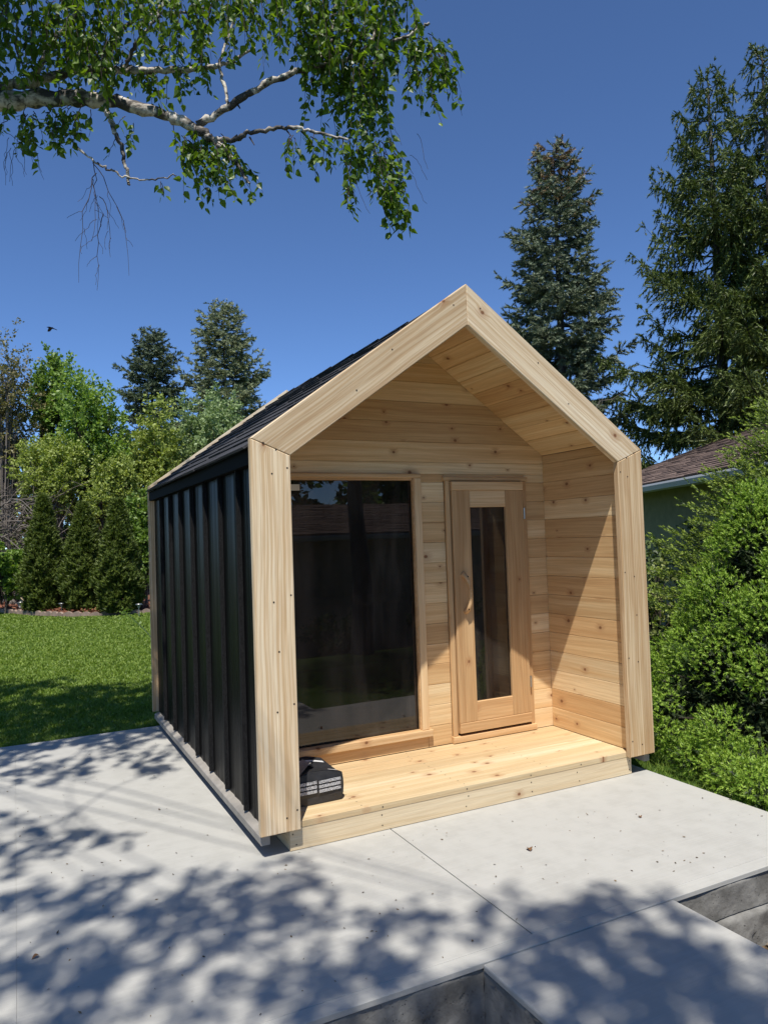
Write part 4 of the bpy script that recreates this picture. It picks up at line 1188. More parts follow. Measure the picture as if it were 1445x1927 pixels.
# bare twig above the right eave
def bare_twig():
    d = 9.0; a = at(1100, 800, d)
    root = empty('bare_sapling', (a[0], a[1], GZ)); o3 = np.array([a[0], a[1], GZ]); tag(root, 'bare twiggy sapling showing just above the right side of the roof', 'sapling')
    ac = Acc()
    for pts, r in (([(1100, 900), (1120, 768), (1150, 752), (1172, 738)], .006), ([(1120, 766), (1140, 770), (1152, 776)], .004), ([(1132, 760), (1134, 745), (1140, 732)], .003), ([(1148, 753), (1160, 750), (1175, 744)], .003), ([(1128, 764), (1126, 745), (1122, 735)], .003)):
        V, F = tube(smooth_path([at(u, v, d) - o3 for u, v in pts], 10), np.linspace(r, r * .4, 10), 4); ac.add(V, F)
    V, F = tube([(0.15, 0.1, 0), at(1100, 900, d) - o3], [.012, .006], 5); ac.add(V, F)
    ac.build('twigs', DEADTW, root)
bare_twig()

# ------------------------------------------------------------------ neighbouring house
def low_house(name, label, E0, e, n, z_eave, z_ridge, run, L0, L1, wall_col, base_z, tabs, z_wall_in=0.45):
    """eave line E0 + e*s, roof climbing along n."""
    root = empty(name, (E0[0], E0[1], base_z)); tag(root, label, 'house')
    o = Vector((E0[0], E0[1], 0)); e = Vector((*e, 0)).normalized(); n = Vector((*n, 0)).normalized(); off = Vector((E0[0], E0[1], base_z))
    def pt(s, r, z): v = o + e * s + n * r; return Vector((v.x, v.y, z)) - off
    V = [pt(L0, 0, z_eave), pt(L1, 0, z_eave), pt(L1, run, z_ridge), pt(L0, run, z_ridge), pt(L1, 2 * run, z_eave), pt(L0, 2 * run, z_eave)]
    V += [v - Vector((0, 0, .12)) for v in V]
    roof = pyobj('roof', V, [(0, 1, 2, 3), (3, 2, 4, 5), (6, 9, 8, 7), (9, 11, 10, 8), (0, 6, 7, 1), (4, 10, 11, 5), (0, 3, 9, 6), (3, 5, 11, 9), (1, 7, 8, 2), (2, 8, 10, 4)], SHING_BR, root)
    w = z_wall_in; c = [(L0 + .4, w), (L1 - .4, w), (L1 - .4, 2 * run - w), (L0 + .4, 2 * run - w)]
    zt = z_eave - 0.05
    V = [pt(s, r, base_z - .3) for s, r in c] + [pt(s, r, zt) for s, r in c]
    wall = pyobj('wall', V, [(0, 1, 5, 4), (1, 2, 6, 5), (2, 3, 7, 6), (3, 0, 4, 7)], plain(name + '_stucco', wall_col, 0.9, 0, .2, 8, .12), root)
    for s0 in (L0, L1):
        s1 = s0 + (.4 if s0 == L0 else -.4)
        pyobj('gable', [pt(s1, w, zt), pt(s1, 2 * run - w, zt), pt(s1, run, z_ridge - .12)], [(0, 1, 2)], wall.data.materials[0], root)
    # gutter
    gp = [(-0.09, 0.0), (-0.10, -0.03), (-0.085, -0.10), (0.0, -0.115), (0.0, 0.0), (-0.012, 0.0), (-0.012, -0.095), (-0.075, -0.085), (-0.085, -0.03), (-0.08, 0)]
    V = [pt(s, r - .004, z_eave - 0.03 + z) for s in (L0, L1) for r, z in gp]; k = len(gp)
    pyobj('gutter', V, [(i, (i + 1) % k, (i + 1) % k + k, i + k) for i in range(k)] , plain(name + '_gutter', (0.42, 0.43, 0.43), 0.45, 0, .4), root)
    # shingle tabs on the slope in view
    sl = math.hypot(run, z_ridge - z_eave); S = (pt(0, run, z_ridge) - pt(0, 0, z_eave)).normalized(); N = e.cross(S); N = N if N.z > 0 else -N
    ex, tw = tabs; cnt = 0; jo = Acc(); r = random.Random(5)
    c = 0
    while c * ex < sl - .02:
        s = L0 - r.random() * tw
        while s < L1:
            a, b = max(s, L0), min(s + tw - .012, L1); s += tw
            if b - a < .05: continue
            th = .010 + .014 * r.random(); so = c * ex - (.02 if c == 0 else .03 * r.random())
            si = min(so + ex + .05, sl)
            P0 = pt(a, 0, z_eave); P1 = pt(b, 0, z_eave)
            V = [P + S * q + N * h for q, h in ((so, .003), (so, .003 + th), (si, .006)) for P in (P0, P1)]
            F = [(0, 1, 3, 2), (2, 3, 5, 4), (0, 2, 4, 4), (1, 5, 3, 3)]
            vis = name == 'neighbour_house' and cnt < 300
            if vis:
                cen = sum(V, Vector()) / 6; ob = pyobj('shingle', [v - cen for v in V], [(0, 1, 3, 2), (2, 3, 5, 4), (0, 2, 4), (1, 5, 3)], SHING_BR, roof); ob.location = cen; cnt += 1
            else:
                jo.add([tuple(v) for v in V], F[:2])
        c += 1
    if jo.V: tag(jo.build('shingle_rows', SHING_BR, roof), kind='stuff')
low_house('neighbour_house', 'low neighbouring house with brown shingle roof and pale gutter behind the young spruce', (6.71, 5.24), (.42, .907), (.907, -.42), 2.30, 3.62, 3.7, -5.5, 4.2, (0.24, 0.23, 0.14), GZ, (.155, .42))
low_house('shingled_house', 'low house with brown shingle roof mirrored in the tinted window', (4.0, -9.0), (1, .05), (.05, -1), 1.70, 2.52, 4.2, -9.5, 5.0, (0.46, 0.36, 0.26), -1.2, (.16, .5))

# trees behind the viewpoint, seen only as reflections in the glass
for i, (x, y, h, r_, lab) in enumerate(((1.2, -17, 6.2, 2.6, 'left leafy tree behind the mirrored house in the window'), (5.2, -19, 8.5, 2.8, 'tall leafy tree mirrored in the middle of the window'), (9.4, -16.5, 7.8, 2.8, 'leafy tree mirrored at the right side of the window'), (13.5, -18, 6.5, 2.6, 'leafy tree mirrored in the door glass'))):
    leafy('mirrored_tree', lab, (x, y, -1.2), crown_clumps(r_, h * .42, h * .58, 12, 100 + i), 13000, .26, L_GREEN, group='trees mirrored in the window', seed=110 + i)

for i, (x, y, h, w, lab) in enumerate(((0.4, -8.2, 1.3, .6, 'shrub by the wall of the mirrored house, left in the window'), (3.1, -8.0, .9, .5, 'low shrub by the mirrored house beside the tree trunk'), (5.6, -8.2, 1.5, .7, 'rounded shrub by the mirrored house, right in the window'))):
    leafy('yard_shrub', lab, (x, y, -.75), [(0, 0, h * .5, w, w, h * .5), (.3, .1, h * .4, w * .7, w * .7, h * .4), (-.3, 0, h * .45, w * .7, w * .7, h * .4)], 1600, .08, L_DARK, 'shrub', trunk=False, group='shrubs mirrored in the window', seed=130 + i)
for i, (x, y, h, lab) in enumerate(((-9.5, 3.5, 7.5, 'nearest unseen tree added left of the patio to darken the black wall'), (-10.5, 9.5, 8.5, 'middle unseen tree added left of the lawn to darken the black wall'), (-9.0, 15.5, 8.0, 'farthest unseen tree added left of the lawn to darken the black wall'), (-12.5, -3.0, 8.5, 'unseen tree added left behind the viewpoint to darken the black wall'))):  # unseen trees added so the metal reflects dark green and less sky fills in
    leafy('added_dark_tree', lab, (x, y, GZ), crown_clumps(2.6, h * .46, h * .5, 14, 170 + i), 11000, .24, L_GREEN, group='unseen trees added left of the patio', seed=180 + i)
def yard_tree():
    root = empty('yard_tree', (2.75, -6.0, -.4)); tag(root, 'thick trunked tree standing before the house mirrored in the window', 'tree')
    V, F = tube(smooth_path([(0, 0, -.1), (.05, 0, 1.2), (-.06, .05, 3.0), (.1, 0, 6.0)], 14), np.linspace(.21, .07, 14), 10); npobj('trunk', V, F, BARK, root, True)
    r = np.random.default_rng(150); n = 13000; P = r.normal(0, 1, (n, 3)); P = nrm(P) * r.random((n, 1)) ** .4 * [2.9, 2.1, 1.2] + [-.5, -1.0, 6.4]
    V, F = leaf_quads(P, rand_dirs(n), rand_dirs(n), .12 * (.6 + .8 * r.random(n))); tag(npobj('crown', V, F, L_GREEN, root), kind='stuff')
    b = Acc()
    for i in range(16):
        v, f = tube(smooth_path([(0.03, 0, 3.2 + .17 * i), P[i] * .5 + np.array([0, 0, 2.6]), P[i]], 6), np.linspace(.04, .01, 6), 5); b.add(v, f)
    b.build('limbs', BARK, root)
yard_tree()
def pebbles():
    r = np.random.default_rng(160); a = Acc()
    for i in range(900):
        x, y = (r.uniform(.13, 1.9), r.uniform(-2.6, -1.29)) if i < 650 else (r.uniform(-1.5, -.9), r.uniform(-1.75, -1.29))
        s = .006 + .022 * r.random() ** 2.5; c = np.array([x, y, -.325 + s * .4])
        d = np.array([(1, 0, 0), (-1, 0, 0), (0, 1, 0), (0, -1, 0), (0, 0, 1), (0, 0, -1)]) * s * (.6 + .7 * r.random((6, 1))); th = r.random() * 6.28
        R = np.array([[math.cos(th), -math.sin(th), 0], [math.sin(th), math.cos(th), 0], [0, 0, .7]])
        a.add(c + d @ R.T, [(0, 2, 4), (2, 1, 4), (1, 3, 4), (3, 0, 4), (2, 0, 5), (1, 2, 5), (3, 1, 5), (0, 3, 5)])
    tag(a.build('gravel', leaf_mat('gravel_stone', (.10, .075, .05), (.42, .37, .30), 0, .9)), 'loose gravel and crumbs of soil below the patio edge', 'gravel', kind='stuff')
pebbles()

# ------------------------------------------------------------------ birch: bough in view, crown overhead
LEAF_B = leaf_mat('birch_leaf', (0.035, 0.085, 0.008), (0.17, 0.27, 0.030), 0.45, 0.42, (1.5, 1.5, 0.35), 0.5)
CATKIN = plain('birch_twig', (0.045, 0.03, 0.022), 0.8)
def birch():
    r = np.random.default_rng(200)
    TB = np.array([-5.4, 1.5, GZ])
    root = empty('birch_tree', tuple(TB)); tag(root, 'white barked birch with leafy boughs hanging in from the upper left', 'tree')
    def px(L): return [at(*q) - TB for q in L]
    trunk = smooth_path([(0, 0, -.1), (.1, 0, 2.5), (.25, -.1, 5.2), (.3, -.4, 8.5), (.2, -.7, 12.5)], 24)
    V, F = tube(trunk, np.linspace(.21, .04, 24), 12); npobj('trunk', V, F, BIRCH, root, True)
    t5 = trunk[np.argmin(np.abs(trunk[:, 2] - 4.6))]
    boughs = [
        ([t5] + px([(-330, 130, 5.5), (-60, 190, 5.2), (100, 184, 5.05), (200, 190, 5.0), (300, 212, 4.95), (370, 242, 4.9), (405, 266, 4.88), (440, 300, 4.85), (470, 345, 4.8)]), .080, .006),
        (px([(372, 236, 4.9), (440, 196, 4.9), (500, 158, 4.92), (580, 128, 4.95), (650, 113, 5.0), (690, 88, 5.05), (714, 52, 5.1)]), .026, .010),
        (px([(650, 113, 5.0), (715, 86, 5.02), (765, 68, 5.0), (808, 43, 4.98)]), .013, .009),
        (px([(402, 264, 4.88), (440, 263, 4.85), (470, 250, 4.8), (540, 240, 4.78), (600, 250, 4.75), (655, 263, 4.72)]), .019, .007),
        (px([(-40, 170, 5.2), (60, 156, 5.12), (145, 134, 5.1), (210, 131, 5.1), (300, 133, 5.12), (390, 128, 5.15), (440, 112, 5.2), (480, 92, 5.25)]), .038, .008),
        (px([(195, 198, 5.0), (214, 238, 4.95), (232, 290, 4.93), (241, 332, 4.92), (243, 348, 4.92)]), .019, .007),
        (px([(140, 272, 4.9), (176, 302, 4.9), (205, 318, 4.9), (240, 334, 4.91), (290, 338, 4.92), (332, 330, 4.93)]), .008, .004),
        (px([(206, 128, 5.1), (214, 85, 5.12), (248, 42, 5.15), (292, 26, 5.2), (372, 20, 5.3), (440, -20, 5.4)]), .015, .007),
        (px([(234, 128, 5.1), (262, 75, 5.05), (290, 40, 5.0), (312, -10, 5.0), (330, -90, 5.0)]), .014, .008),
        (px([(60, 160, 5.1), (95, 85, 5.0), (130, 42, 4.95), (152, 5, 4.9), (170, -60, 4.9)]), .020, .010),
        (px([(430, 198, 4.9), (415, 120, 5.0), (440, 40, 5.1), (470, -60, 5.2)]), .012, .006),
        (px([(600, 122, 4.95), (622, 80, 5.0), (630, 20, 5.1), (650, -60, 5.2)]), .012, .006)]
    for pts, r0, r1 in boughs:
        n = 8 * len(pts); P = smooth_path(pts, n); P[2:-1] += r.normal(0, .005, (n - 3, 3))
        rad = np.linspace(r0, r1, n) * (1 + .10 * r.normal(size=n))
        V, F = tube(P, rad, 9); npobj('bough', V, F, BIRCH, root, True)
    # broken stubs
    st = Acc()
    for a, b, q in (((470, 258, 4.8), (479, 273, 4.78), .006), ((540, 246, 4.78), (548, 256, 4.77), .006), ((497, 160, 4.92), (510, 149, 4.9), .014), ((447, 196, 4.9), (452, 204, 4.88), .008)):
        V, F = tube(px([a, b]), [q, q * .5], 6); st.add(V, F)
    tag(st.build('broken_stubs', TWIG, root), kind='stuff')
    tw = Acc(); LP = []; LD = []; LN = []; LS = []
    def twig(p0, drop, drift, leaves=True, gap=.036, lsz=.056, r0=.0035):
        n = 9; t = np.linspace(0, 1, n)[:, None]
        out = r.normal(0, .12, 3); out[2] = abs(out[2]) * .4
        P = p0 + out * np.sin(t * 1.6) * min(drop, .7) + np.array(drift) * t + np.array([0, 0, -drop]) * t ** 1.25 + np.cumsum(r.normal(0, .012 * drop ** .5, (n, 3)), 0)
        V, F = tube(P, np.linspace(r0, .0012, n), 3); tw.add(V, F)
        if leaves:
            L = np.linalg.norm(np.diff(P, axis=0), axis=1).sum(); m = max(3, int(L / gap))
            for k in range(m):
                w = (.10 + .90 * (k + r.random()) / m); x = w * (n - 1); j = min(int(x), n - 2); q = P[j] + (P[j + 1] - P[j]) * (x - j)
                for z in range(1 if r.random() < .55 else 2):
                    a = r.random() * 6.283; d = np.array([math.cos(a) * .75, math.sin(a) * .75, -.75 + r.normal(0, .3)])
                    d /= np.linalg.norm(d)
                    LP.append(q + d * .012 + r.normal(0, .006, 3)); LD.append(d); nn = r.normal(0, .6, 3) + np.array([0, 0, .55]) - d * .2; LN.append(nn); LS.append(lsz * (.6 + .6 * r.random()))
        return P
    def curtain(u0, u1, v0, v1, l0, l1, n, d0=4.6, d1=5.3, drift=(0, 0), **kw):
        for i in range(n):
            u, v = r.uniform(u0, u1), r.uniform(v0, v1); d = r.uniform(d0, d1)
            drop = r.uniform(l0, l1) * d / FPX; dr = CR * (r.uniform(*drift) if drift != (0, 0) else r.normal(0, 12)) * d / FPX
            twig(at(u, v, d) - TB, drop, dr, **kw)
    curtain(330, 560, -140, 20, 70, 165, 84); curtain(540, 765, -140, 10, 70, 170, 96)
    curtain(560, 790, 15, 90, 50, 170, 70, 4.8, 5.2); curtain(600, 730, 100, 150, 70, 190, 34, 4.8, 5.1)
    curtain(770, 838, 60, 140, 35, 120, 26, 4.85, 5.15, (5, 25)); curtain(640, 735, 235, 290, 60, 130, 15, 4.65, 4.95); curtain(690, 745, 270, 330, 60, 140, 13, 4.65, 4.9, (10, 40)); curtain(640, 670, 320, 360, 30, 70, 4, 4.7, 4.9); curtain(700, 755, 330, 380, 50, 95, 11, 4.65, 4.9, (0, 25))
    curtain(540, 650, 242, 258, 30, 85, 9, 4.7, 4.8); curtain(585, 625, 240, 262, 60, 80, 3, 4.7, 4.8)
    curtain(335, 430, 250, 290, 50, 125, 26, 4.8, 4.95, (15, 70)); curtain(320, 400, 225, 262, 25, 70, 9, 4.8, 5.0)
    curtain(-20, 340, -140, 10, 60, 150, 95); curtain(-20, 210, 0, 110, 40, 120, 92, 4.6, 5.2); curtain(210, 390, 30, 130, 30, 90, 34, 4.9, 5.3); curtain(240, 400, 128, 136, 20, 70, 14, 5.05, 5.2)
    curtain(-10, 170, 190, 230, 25, 85, 25, 4.85, 5.1); curtain(60, 150, 210, 265, 30, 80, 9, 4.85, 5.0); curtain(215, 275, 215, 260, 10, 50, 5, 4.9, 5.0)
    curtain(300, 312, 336, 345, 20, 30, 2, 4.9, 4.92)
    for p0, dr in (((176, 304, 4.9), 150), ((178, 306, 4.9), 225), ((180, 330, 4.9), 235), ((174, 340, 4.9), 130), ((184, 370, 4.9), 120), ((190, 400, 4.9), 160)):
        P = twig(at(*p0) - TB, dr * 4.9 / FPX, CR * r.normal(.03, .04), False)
        for k in range(4): twig(P[3 + k], r.uniform(.05, .16), CR * r.normal(0, .05), False, r0=.0018)
    for k in range(9): twig(at(r.uniform(-20, 70), r.uniform(230, 290), 4.9) - TB, r.uniform(.12, .3), CR * r.normal(0, .06), False, r0=.002)
    for k in range(8): twig(at(r.uniform(640, 790), r.uniform(200, 330), 4.8) - TB, r.uniform(.12, .3), CR * r.normal(.05, .06), False, r0=.0016)
    nvis = len(LP)
    # the crown overhead, out of the picture: it shades the patio
    targets = []
    def tg(L, h0, h1, rad, n):
        for q in L:
            G = floor_at(*q[:2]); h = r.uniform(h0, h1)
            targets.append((G - LDIR * h / -LDIR[2] - TB, rad * (q[2] if len(q) > 2 else 1), int(n * (q[2] if len(q) > 2 else 1))))
    tg([(-60, 1640), (60, 1690), (150, 1735), (250, 1690), (330, 1690), (60, 1790), (170, 1820), (-20, 1870), (60, 1900), (270, 1770), (350, 1745), (430, 1710), (500, 1690), (560, 1665, .7), (460, 1780), (390, 1840, .8), (560, 1790),
        (640, 1730, .8), (690, 1800), (620, 1860), (520, 1870, .8), (250, 1890), (150, 1910), (780, 1745, .5), (840, 1745, .4), (930, 1735, .5), (-120, 1760), (-150, 1880), (300, 1950), (500, 1960), (700, 1900), (820, 1850, .8)], 6.3, 8.4, .28, 13)
    tg([(-20, 1560, .8), (60, 1580, .8), (120, 1595, .6), (20, 1625, .9), (150, 1578, .4), (210, 1585, .35)], 6.0, 7.0, .22, 11)
    tg([(-40, 1440), (30, 1430), (90, 1450), (150, 1440), (120, 1470, .7), (210, 1420), (250, 1445, .9), (270, 1405), (190, 1390), (90, 1405), (20, 1465, .7), (310, 1420, .7), (300, 1455, .6)], 5.6, 6.6, .26, 12)
    tg([(1060, 1745), (1130, 1720, .6), (1010, 1800, .8), (1130, 1800), (1230, 1740, .8), (1250, 1800), (1200, 1850), (1330, 1840), (1100, 1870), (1250, 1900), (1380, 1900), (1430, 1850), (1000, 1880, .7), (1150, 1930), (1350, 1960)], 6.8, 9.0, .30, 19)
    tg([(0, 1290), (40, 1320), (110, 1310), (170, 1300), (230, 1300), (280, 1310), (0, 1370), (70, 1360), (140, 1350), (210, 1350), (270, 1350), (30, 1400), (100, 1385), (180, 1372), (250, 1375), (-40, 1340), (60, 1290), (200, 1325), (120, 1335), (300, 1330), (20, 1345), (240, 1330)], 5.6, 7.0, .5, 44)
    cen = np.array([t[0] for t in targets])
    # limbs to groups of clusters
    grp = {}
    for i, c in enumerate(cen): grp.setdefault((int(c[2] // 2.6), int((c[1] + 50) // 1.7), int((c[0] + 50) // 2.2)), []).append(i)
    for g in grp.values():
        m = cen[g].mean(0) + [0, 0, .5]; k = np.argmin(np.abs(trunk[:, 2] - m[2] * .72)); s = trunk[k]
        P = smooth_path([s, s + (m - s) * .45 + [0, 0, .35], m], 12)
        P[2:-1] += np.cumsum(r.normal(0, .05, (9, 3)), 0) * np.linspace(1, 0, 9)[:, None]
        V, F = tube(P, np.linspace(.012, .005, 12), 6); npobj('bough', V, F, BIRCH, root, True)
        for i in g:
            V, F = tube(smooth_path([m, (m + cen[i]) / 2 + r.normal(0, .08, 3), cen[i] + [0, 0, .25]], 6), np.linspace(.008, .003, 6), 5); tw.add(V, F)
    for c, rad, n in targets:
        for k in range(n): 
            d = r.normal(0, 1, 3); d /= np.linalg.norm(d)
            twig(c + d * rad * r.random() ** .4 + [0, 0, .25], r.uniform(.2, .42), (0, 0, 0), gap=.030, lsz=.062 if n < 40 else .085)
    tag(tw.build('twigs', CATKIN, root), kind='stuff')
    LP, LD, LN, LS = np.array(LP), nrm(np.array(LD)), np.array(LN), np.array(LS)
    S = nrm(np.cross(LD, LN)); Nn = np.cross(S, LD)
    shape = np.array([(0, 0, 0), (.22, .33, .05), (.55, .26, .05), (1, 0, -.06), (.55, -.26, .05), (.22, -.33, .05), (.3, 0, -.02), (.6, 0, -.03)])
    tris = np.array([(0, 6, 1), (6, 7, 1), (1, 7, 2), (7, 3, 2), (0, 5, 6), (6, 5, 7), (5, 4, 7), (7, 4, 3)])
    # the 300 leaves that show largest are single leaves
    rel = LP[:nvis] + TB - CAM; dep = rel @ CF; uu = 722.5 + FPX * (rel @ CR) / dep; vv = 963.5 - FPX * (rel @ CU) / dep
    fac = np.abs(np.sum(Nn[:nvis] * nrm(rel), 1)) * LS[:nvis] / dep
    fac[(uu < 5) | (uu > 1440) | (vv < 5)] = -1
    big = np.argsort(-fac)[:300]
    me = bpy.data.meshes.new('leaf'); me.from_pydata([tuple(v) for v in shape], [], [tuple(t) for t in tris]); me.materials.append(LEAF_B)
    for i in big:
        o = bpy.data.objects.new('leaf', me); COL.objects.link(o); o.parent = root
        k = LS[i]; a, b, c, p = LD[i] * k, S[i] * k, Nn[i] * k, LP[i]
        o.matrix_basis = Matrix(((a[0], b[0], c[0], p[0]), (a[1], b[1], c[1], p[1]), (a[2], b[2], c[2], p[2]), (0, 0, 0, 1)))
    mask = np.ones(len(LP), bool); mask[big] = False
    LP, LD, S, Nn, LS = LP[mask], LD[mask], S[mask], Nn[mask], LS[mask]
    V = LP[:, None, :] + LS[:, None, None] * (shape[None, :, 0:1] * LD[:, None, :] + shape[None, :, 1:2] * S[:, None, :] + shape[None, :, 2:3] * Nn[:, None, :])
    F = (np.arange(len(LP))[:, None, None] * 8 + tris[None]).reshape(-1, 3)
    tag(npobj('foliage', V.reshape(-1, 3), F, LEAF_B, root), kind='stuff')
    print('birch leaves', nvis, len(LP))
birch()

def side_grass():
    r = np.random.default_rng(77); N = 22000
    x = r.uniform(1.30, 3.6, N); y = r.uniform(-1.2, 3.4, N); x = np.maximum(x, 1.315 + .0 * x)
    h = .03 + .05 * r.random(N); a = r.random(N) * 6.283; w = .0035 * (.7 + .6 * r.random(N))
    B = np.stack([x, y, np.full(N, -.064)], 1); S = np.stack([np.cos(a), np.sin(a), 0 * a], 1) * w[:, None]; T = B + np.concatenate([r.normal(0, .5, (N, 2)) * h[:, None], h[:, None]], 1)
    V = np.stack([B - S, B + S, T], 1).reshape(-1, 3)
    tag(npobj('grass', V, np.arange(len(V)).reshape(-1, 3), bpy.data.materials['grass_blade']), 'strip of grass between the patio edge and the dwarf conifer', 'grass', kind='stuff')
side_grass()

# ------------------------------------------------------------------ small things
def bag():
    root = empty('charcoal_bag', (-0.965, 0.43, HD + .0005), 0.0); tag(root, 'black paper sack with rows of white print lying on the porch deck', 'bag')
    pap = plain('black_glossy_paper', (0.026, 0.026, 0.028), 0.42, 0, .5, 22, .3)
    r = np.random.default_rng(7)
    import bmesh
    bm = bmesh.new(); bmesh.ops.create_cube(bm, size=1.0); bmesh.ops.bevel(bm, geom=bm.edges[:], offset=.022, segments=2, affect='EDGES')
    bmesh.ops.subdivide_edges(bm, edges=bm.edges[:], cuts=3, use_grid_fill=True)
    for v in bm.verts:
        x, y, z = v.co
        bul = 1 + .012 * (1 - (2 * z) ** 2)
        h = .154 * (1 + .10 * math.sin(x * 6 + 1) * (z > 0) + .06 * math.sin(y * 9) * (z > 0) - .16 * (y > .2) * (z > 0) * (y - .2) / .3)
        v.co = (x * .36 * bul + .004 * math.sin(z * 21 + y * 9), y * .42 * (1 + .02 * (1 - (2 * z) ** 2)) + .0025 * math.sin(x * 30 + z * 17), (z + .5) * h + .003 * math.sin(x * 25) * math.sin(y * 21) * (z > 0.1))
    me = bpy.data.meshes.new('sack'); bm.to_mesh(me); bm.free()
    sack = link('sack', me, pap, root, False)
    # printed blocks on the front face
    pr = NT('white_small_print'); tc = pr.n('TexCoord'); nz = pr.noise(pr.vmath('MULTIPLY', tc.outputs['Object'], (520, 520, 300)).outputs[0], 1.0, 2, .7)
    ln = pr.math('SINE', pr.math('MULTIPLY', pr.n('SeparateXYZ').outputs[2], 1.0))
    pr.l(pr.ramp(nz.outputs[0], [(.40, (.02, .02, .02)), (.56, (.62, .62, .63))]), pr.b.inputs['Base Color']); pr.b.inputs['Roughness'].default_value = .4
    yf = -.42 / 2 * 1.02 - .0075
    for zc_ in (.118, .094, .070):
        for x0, x1 in ((-.14, .022), (.034, .162)):
            w = .0085
            pyobj('print_block', [(x0, yf - .001, zc_ - w), (x1, yf, zc_ - w + .003), (x1, yf, zc_ + w + .003), (x0, yf - .001, zc_ + w)], [(0, 1, 2, 3)], pr.m, root)
    white = plain('white_print', (.72, .72, .72), .5); red = plain('red_print', (.62, .07, .07), .45); grey = plain('grey_paper', (.30, .30, .29), .6, 0, .3, 30, .15)
    from mathutils.bvhtree import BVHTree
    bv = BVHTree.FromPolygons([v.co for v in me.vertices], [tuple(p.vertices) for p in me.polygons])
    def top(x, y):
        h = bv.ray_cast(Vector((x, y, .5)), Vector((0, 0, -1)))
        return h[0].z if h[0] else .15
    def patch(name, pts, m, lift=(0, 0, 0, 0, 0)):
        # a printed or torn piece of paper following the sack's top, n x n grid over a quad
        a, b, c, d = [np.array(p) for p in pts]; n = 7; V = []
        for q in (.0022, .0010):
            for jj in range(n):
                for ii in range(n):
                    u, w = ii / (n - 1), jj / (n - 1); p = (a * (1 - u) + b * u) * (1 - w) + (d * (1 - u) + c * u) * w
                    l = (lift[0] * (1 - u) + lift[1] * u) * (1 - w) + (lift[3] * (1 - u) + lift[2] * u) * w
                    V.append((p[0], p[1], top(p[0], p[1]) + q + l))
        F = [(jj * n + ii, jj * n + ii + 1, (jj + 1) * n + ii + 1, (jj + 1) * n + ii) for jj in range(n - 1) for ii in range(n - 1)]
        F += [tuple(k + n * n for k in f[::-1]) for f in F]
        return pyobj(name, V, F, m, root)
    patch('label', [(.112, -.178), (.160, -.178), (.160, -.150), (.112, -.150)], white)
    patch('flap', [(-.06, -.19), (.03, -.12), (.005, -.05), (-.075, -.10)], grey, (.002, .035, .04, .012))
    patch('flap', [(.005, -.05), (.03, -.12), (.06, -.08), (.03, -.03)], white, (.04, .035, .001, .001))
    patch('printed_band', [(-.10, .02), (.155, .005), (.155, .03), (-.10, .05)], white)
    patch('printed_emblem', [(.05, .10), (.14, .10), (.11, .16), (.07, .17)], red)
    patch('printed_emblem', [(-.06, .10), (.03, .10), (.03, .15), (-.05, .14)], red)
bag()

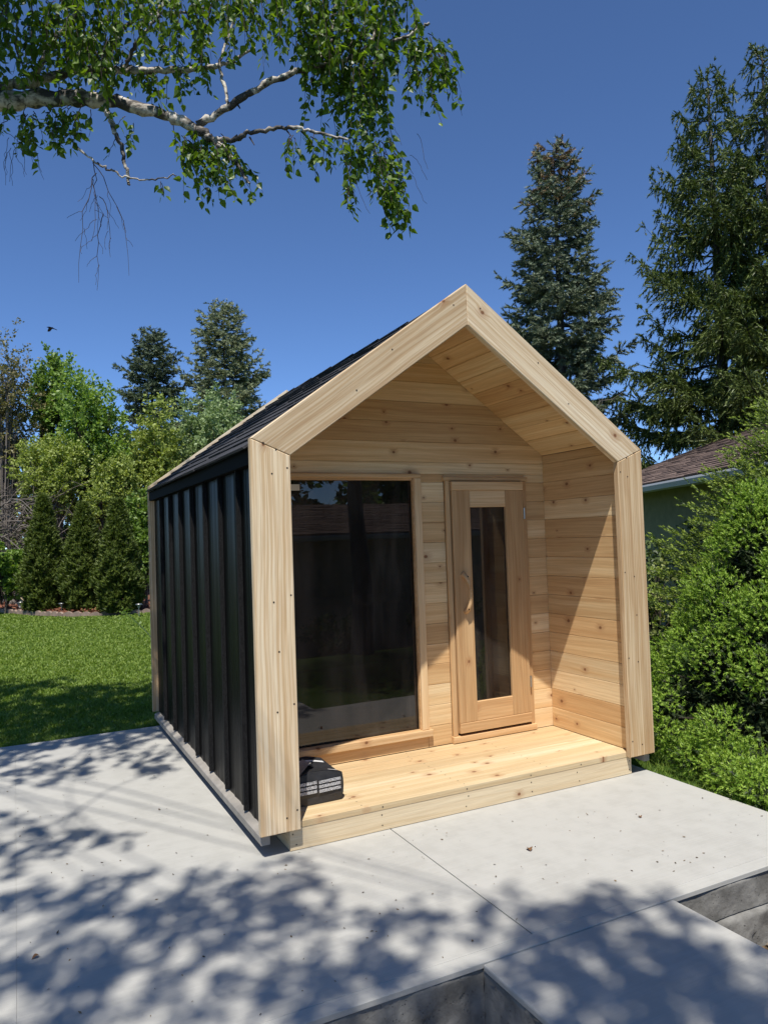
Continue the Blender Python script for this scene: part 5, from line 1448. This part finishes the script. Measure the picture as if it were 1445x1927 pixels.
def debris():
    r = np.random.default_rng(9); N = 230
    x = r.uniform(-2.5, 1.25, N); y = np.where(r.random(N) < .6, r.uniform(-1.15, .02, N), r.uniform(.0, 2.6, N)); x = np.where(y > .02, r.uniform(-2.5, -1.34, N), x)
    D = nrm(np.stack([r.normal(size=N), r.normal(size=N), r.normal(0, .15, N)], 1)); P = np.stack([x, y, np.full(N, .0035)], 1)
    V, F = leaf_quads(P, D, np.tile([0, 0, 1.0], (N, 1)) + r.normal(0, .3, (N, 3)), .008 + .012 * r.random(N) ** 2, .5)
    tag(npobj('leaf_litter', V, F, leaf_mat('litter', (.05, .035, .02), (.22, .16, .09), 0, .9)), 'scattered birch seed scales and brown bits on the concrete patio', 'litter', kind='stuff')
    dead = plain('dead_leaf_brown', (.17, .085, .035), .8)
    for lab, u, v, s in (('curled brown dead leaf on the slab in front of the deck', 998, 1603, .045), ('small brown dead leaf on the slab near the right post', 1205, 1540, .03), ('brown dead leaf in the shade at the left on the slab', 75, 1800, .03)):
        p = floor_at(u, v); V = []; n = 9
        for i in range(n):
            t = i / (n - 1); w = .38 * math.sin(math.pi * min(1, t * 1.02)) ** .8 * (1 - .3 * t) + .01
            for j, q in enumerate((-1, -.5, 0, .5, 1)): V.append((t * s, q * w * s, .002 + s * (.42 * abs(q) ** 1.6 * w + .16 * math.sin(t * 4))))
        F = [(i * 5 + j, i * 5 + j + 1, i * 5 + j + 6, i * 5 + j + 5) for i in range(n - 1) for j in range(4)]
        o = pyobj('dead_leaf', V, F, dead, None, True); o.location = (p[0], p[1], .002); o.rotation_euler = (0, 0, r.uniform(0, 6)); tag(o, lab, 'dead leaf', 'dead leaves on the patio')
debris()

def bird():
    p = at(97, 617, 15); k = .0107     # metres per source pixel at that distance
    m = plain('black_plumage', (.003, .003, .0035), .9, 0, .05)
    X, Z = Vector(CR), Vector((0, 0, 1)); Y = Vector(CF)
    root = empty('bird', tuple(p)); tag(root, 'small black bird in flight against the sky at the left', 'bird')
    def w(a, b, c): return tuple(X * a * k + Z * b * k + Y * c * k)
    body = smooth_path([w(-8.5, 1.5, 0), w(-6, 1.2, 0), w(-4.5, 1.0, 0), w(-1, .2, 0), w(3, -1.0, 0), w(7, -2.4, 0), w(11, -4.0, 0)], 22)
    t = np.linspace(0, 1, 22); rad = k * np.interp(t, [0, .06, .16, .3, .5, .68, .85, 1], [.15, .45, .95, 1.3, 1.7, 1.1, .7, .55])
    V, F = tube(body, rad, 8); npobj('body', V, F, m, root, True)
    def wing(pts, dz):
        n = len(pts); V = [Vector(q) for q in pts]; o = X * 0 + Y * dz * k
        return pyobj('wing', [v - o for v in V] + [v + o for v in V], [tuple(range(n))[::-1], tuple(range(n, 2 * n))] + [(i, (i + 1) % n, (i + 1) % n + n, i + n) for i in range(n)], m, root)
    wing([w(-3.6, 1, -1), w(3.2, -.6, -1), w(2.6, -4, -4), w(.6, -8, -6), w(-1.5, -9, -7), w(-4, -8.4, -7), w(-4.2, -4, -4)], .35)
    wing([w(-3.2, 1.2, 1), w(2.8, -.2, 1), w(1.4, 2.2, 5), w(-1.5, 3.4, 9), w(-3, 3.6, 9)], .35)
bird()
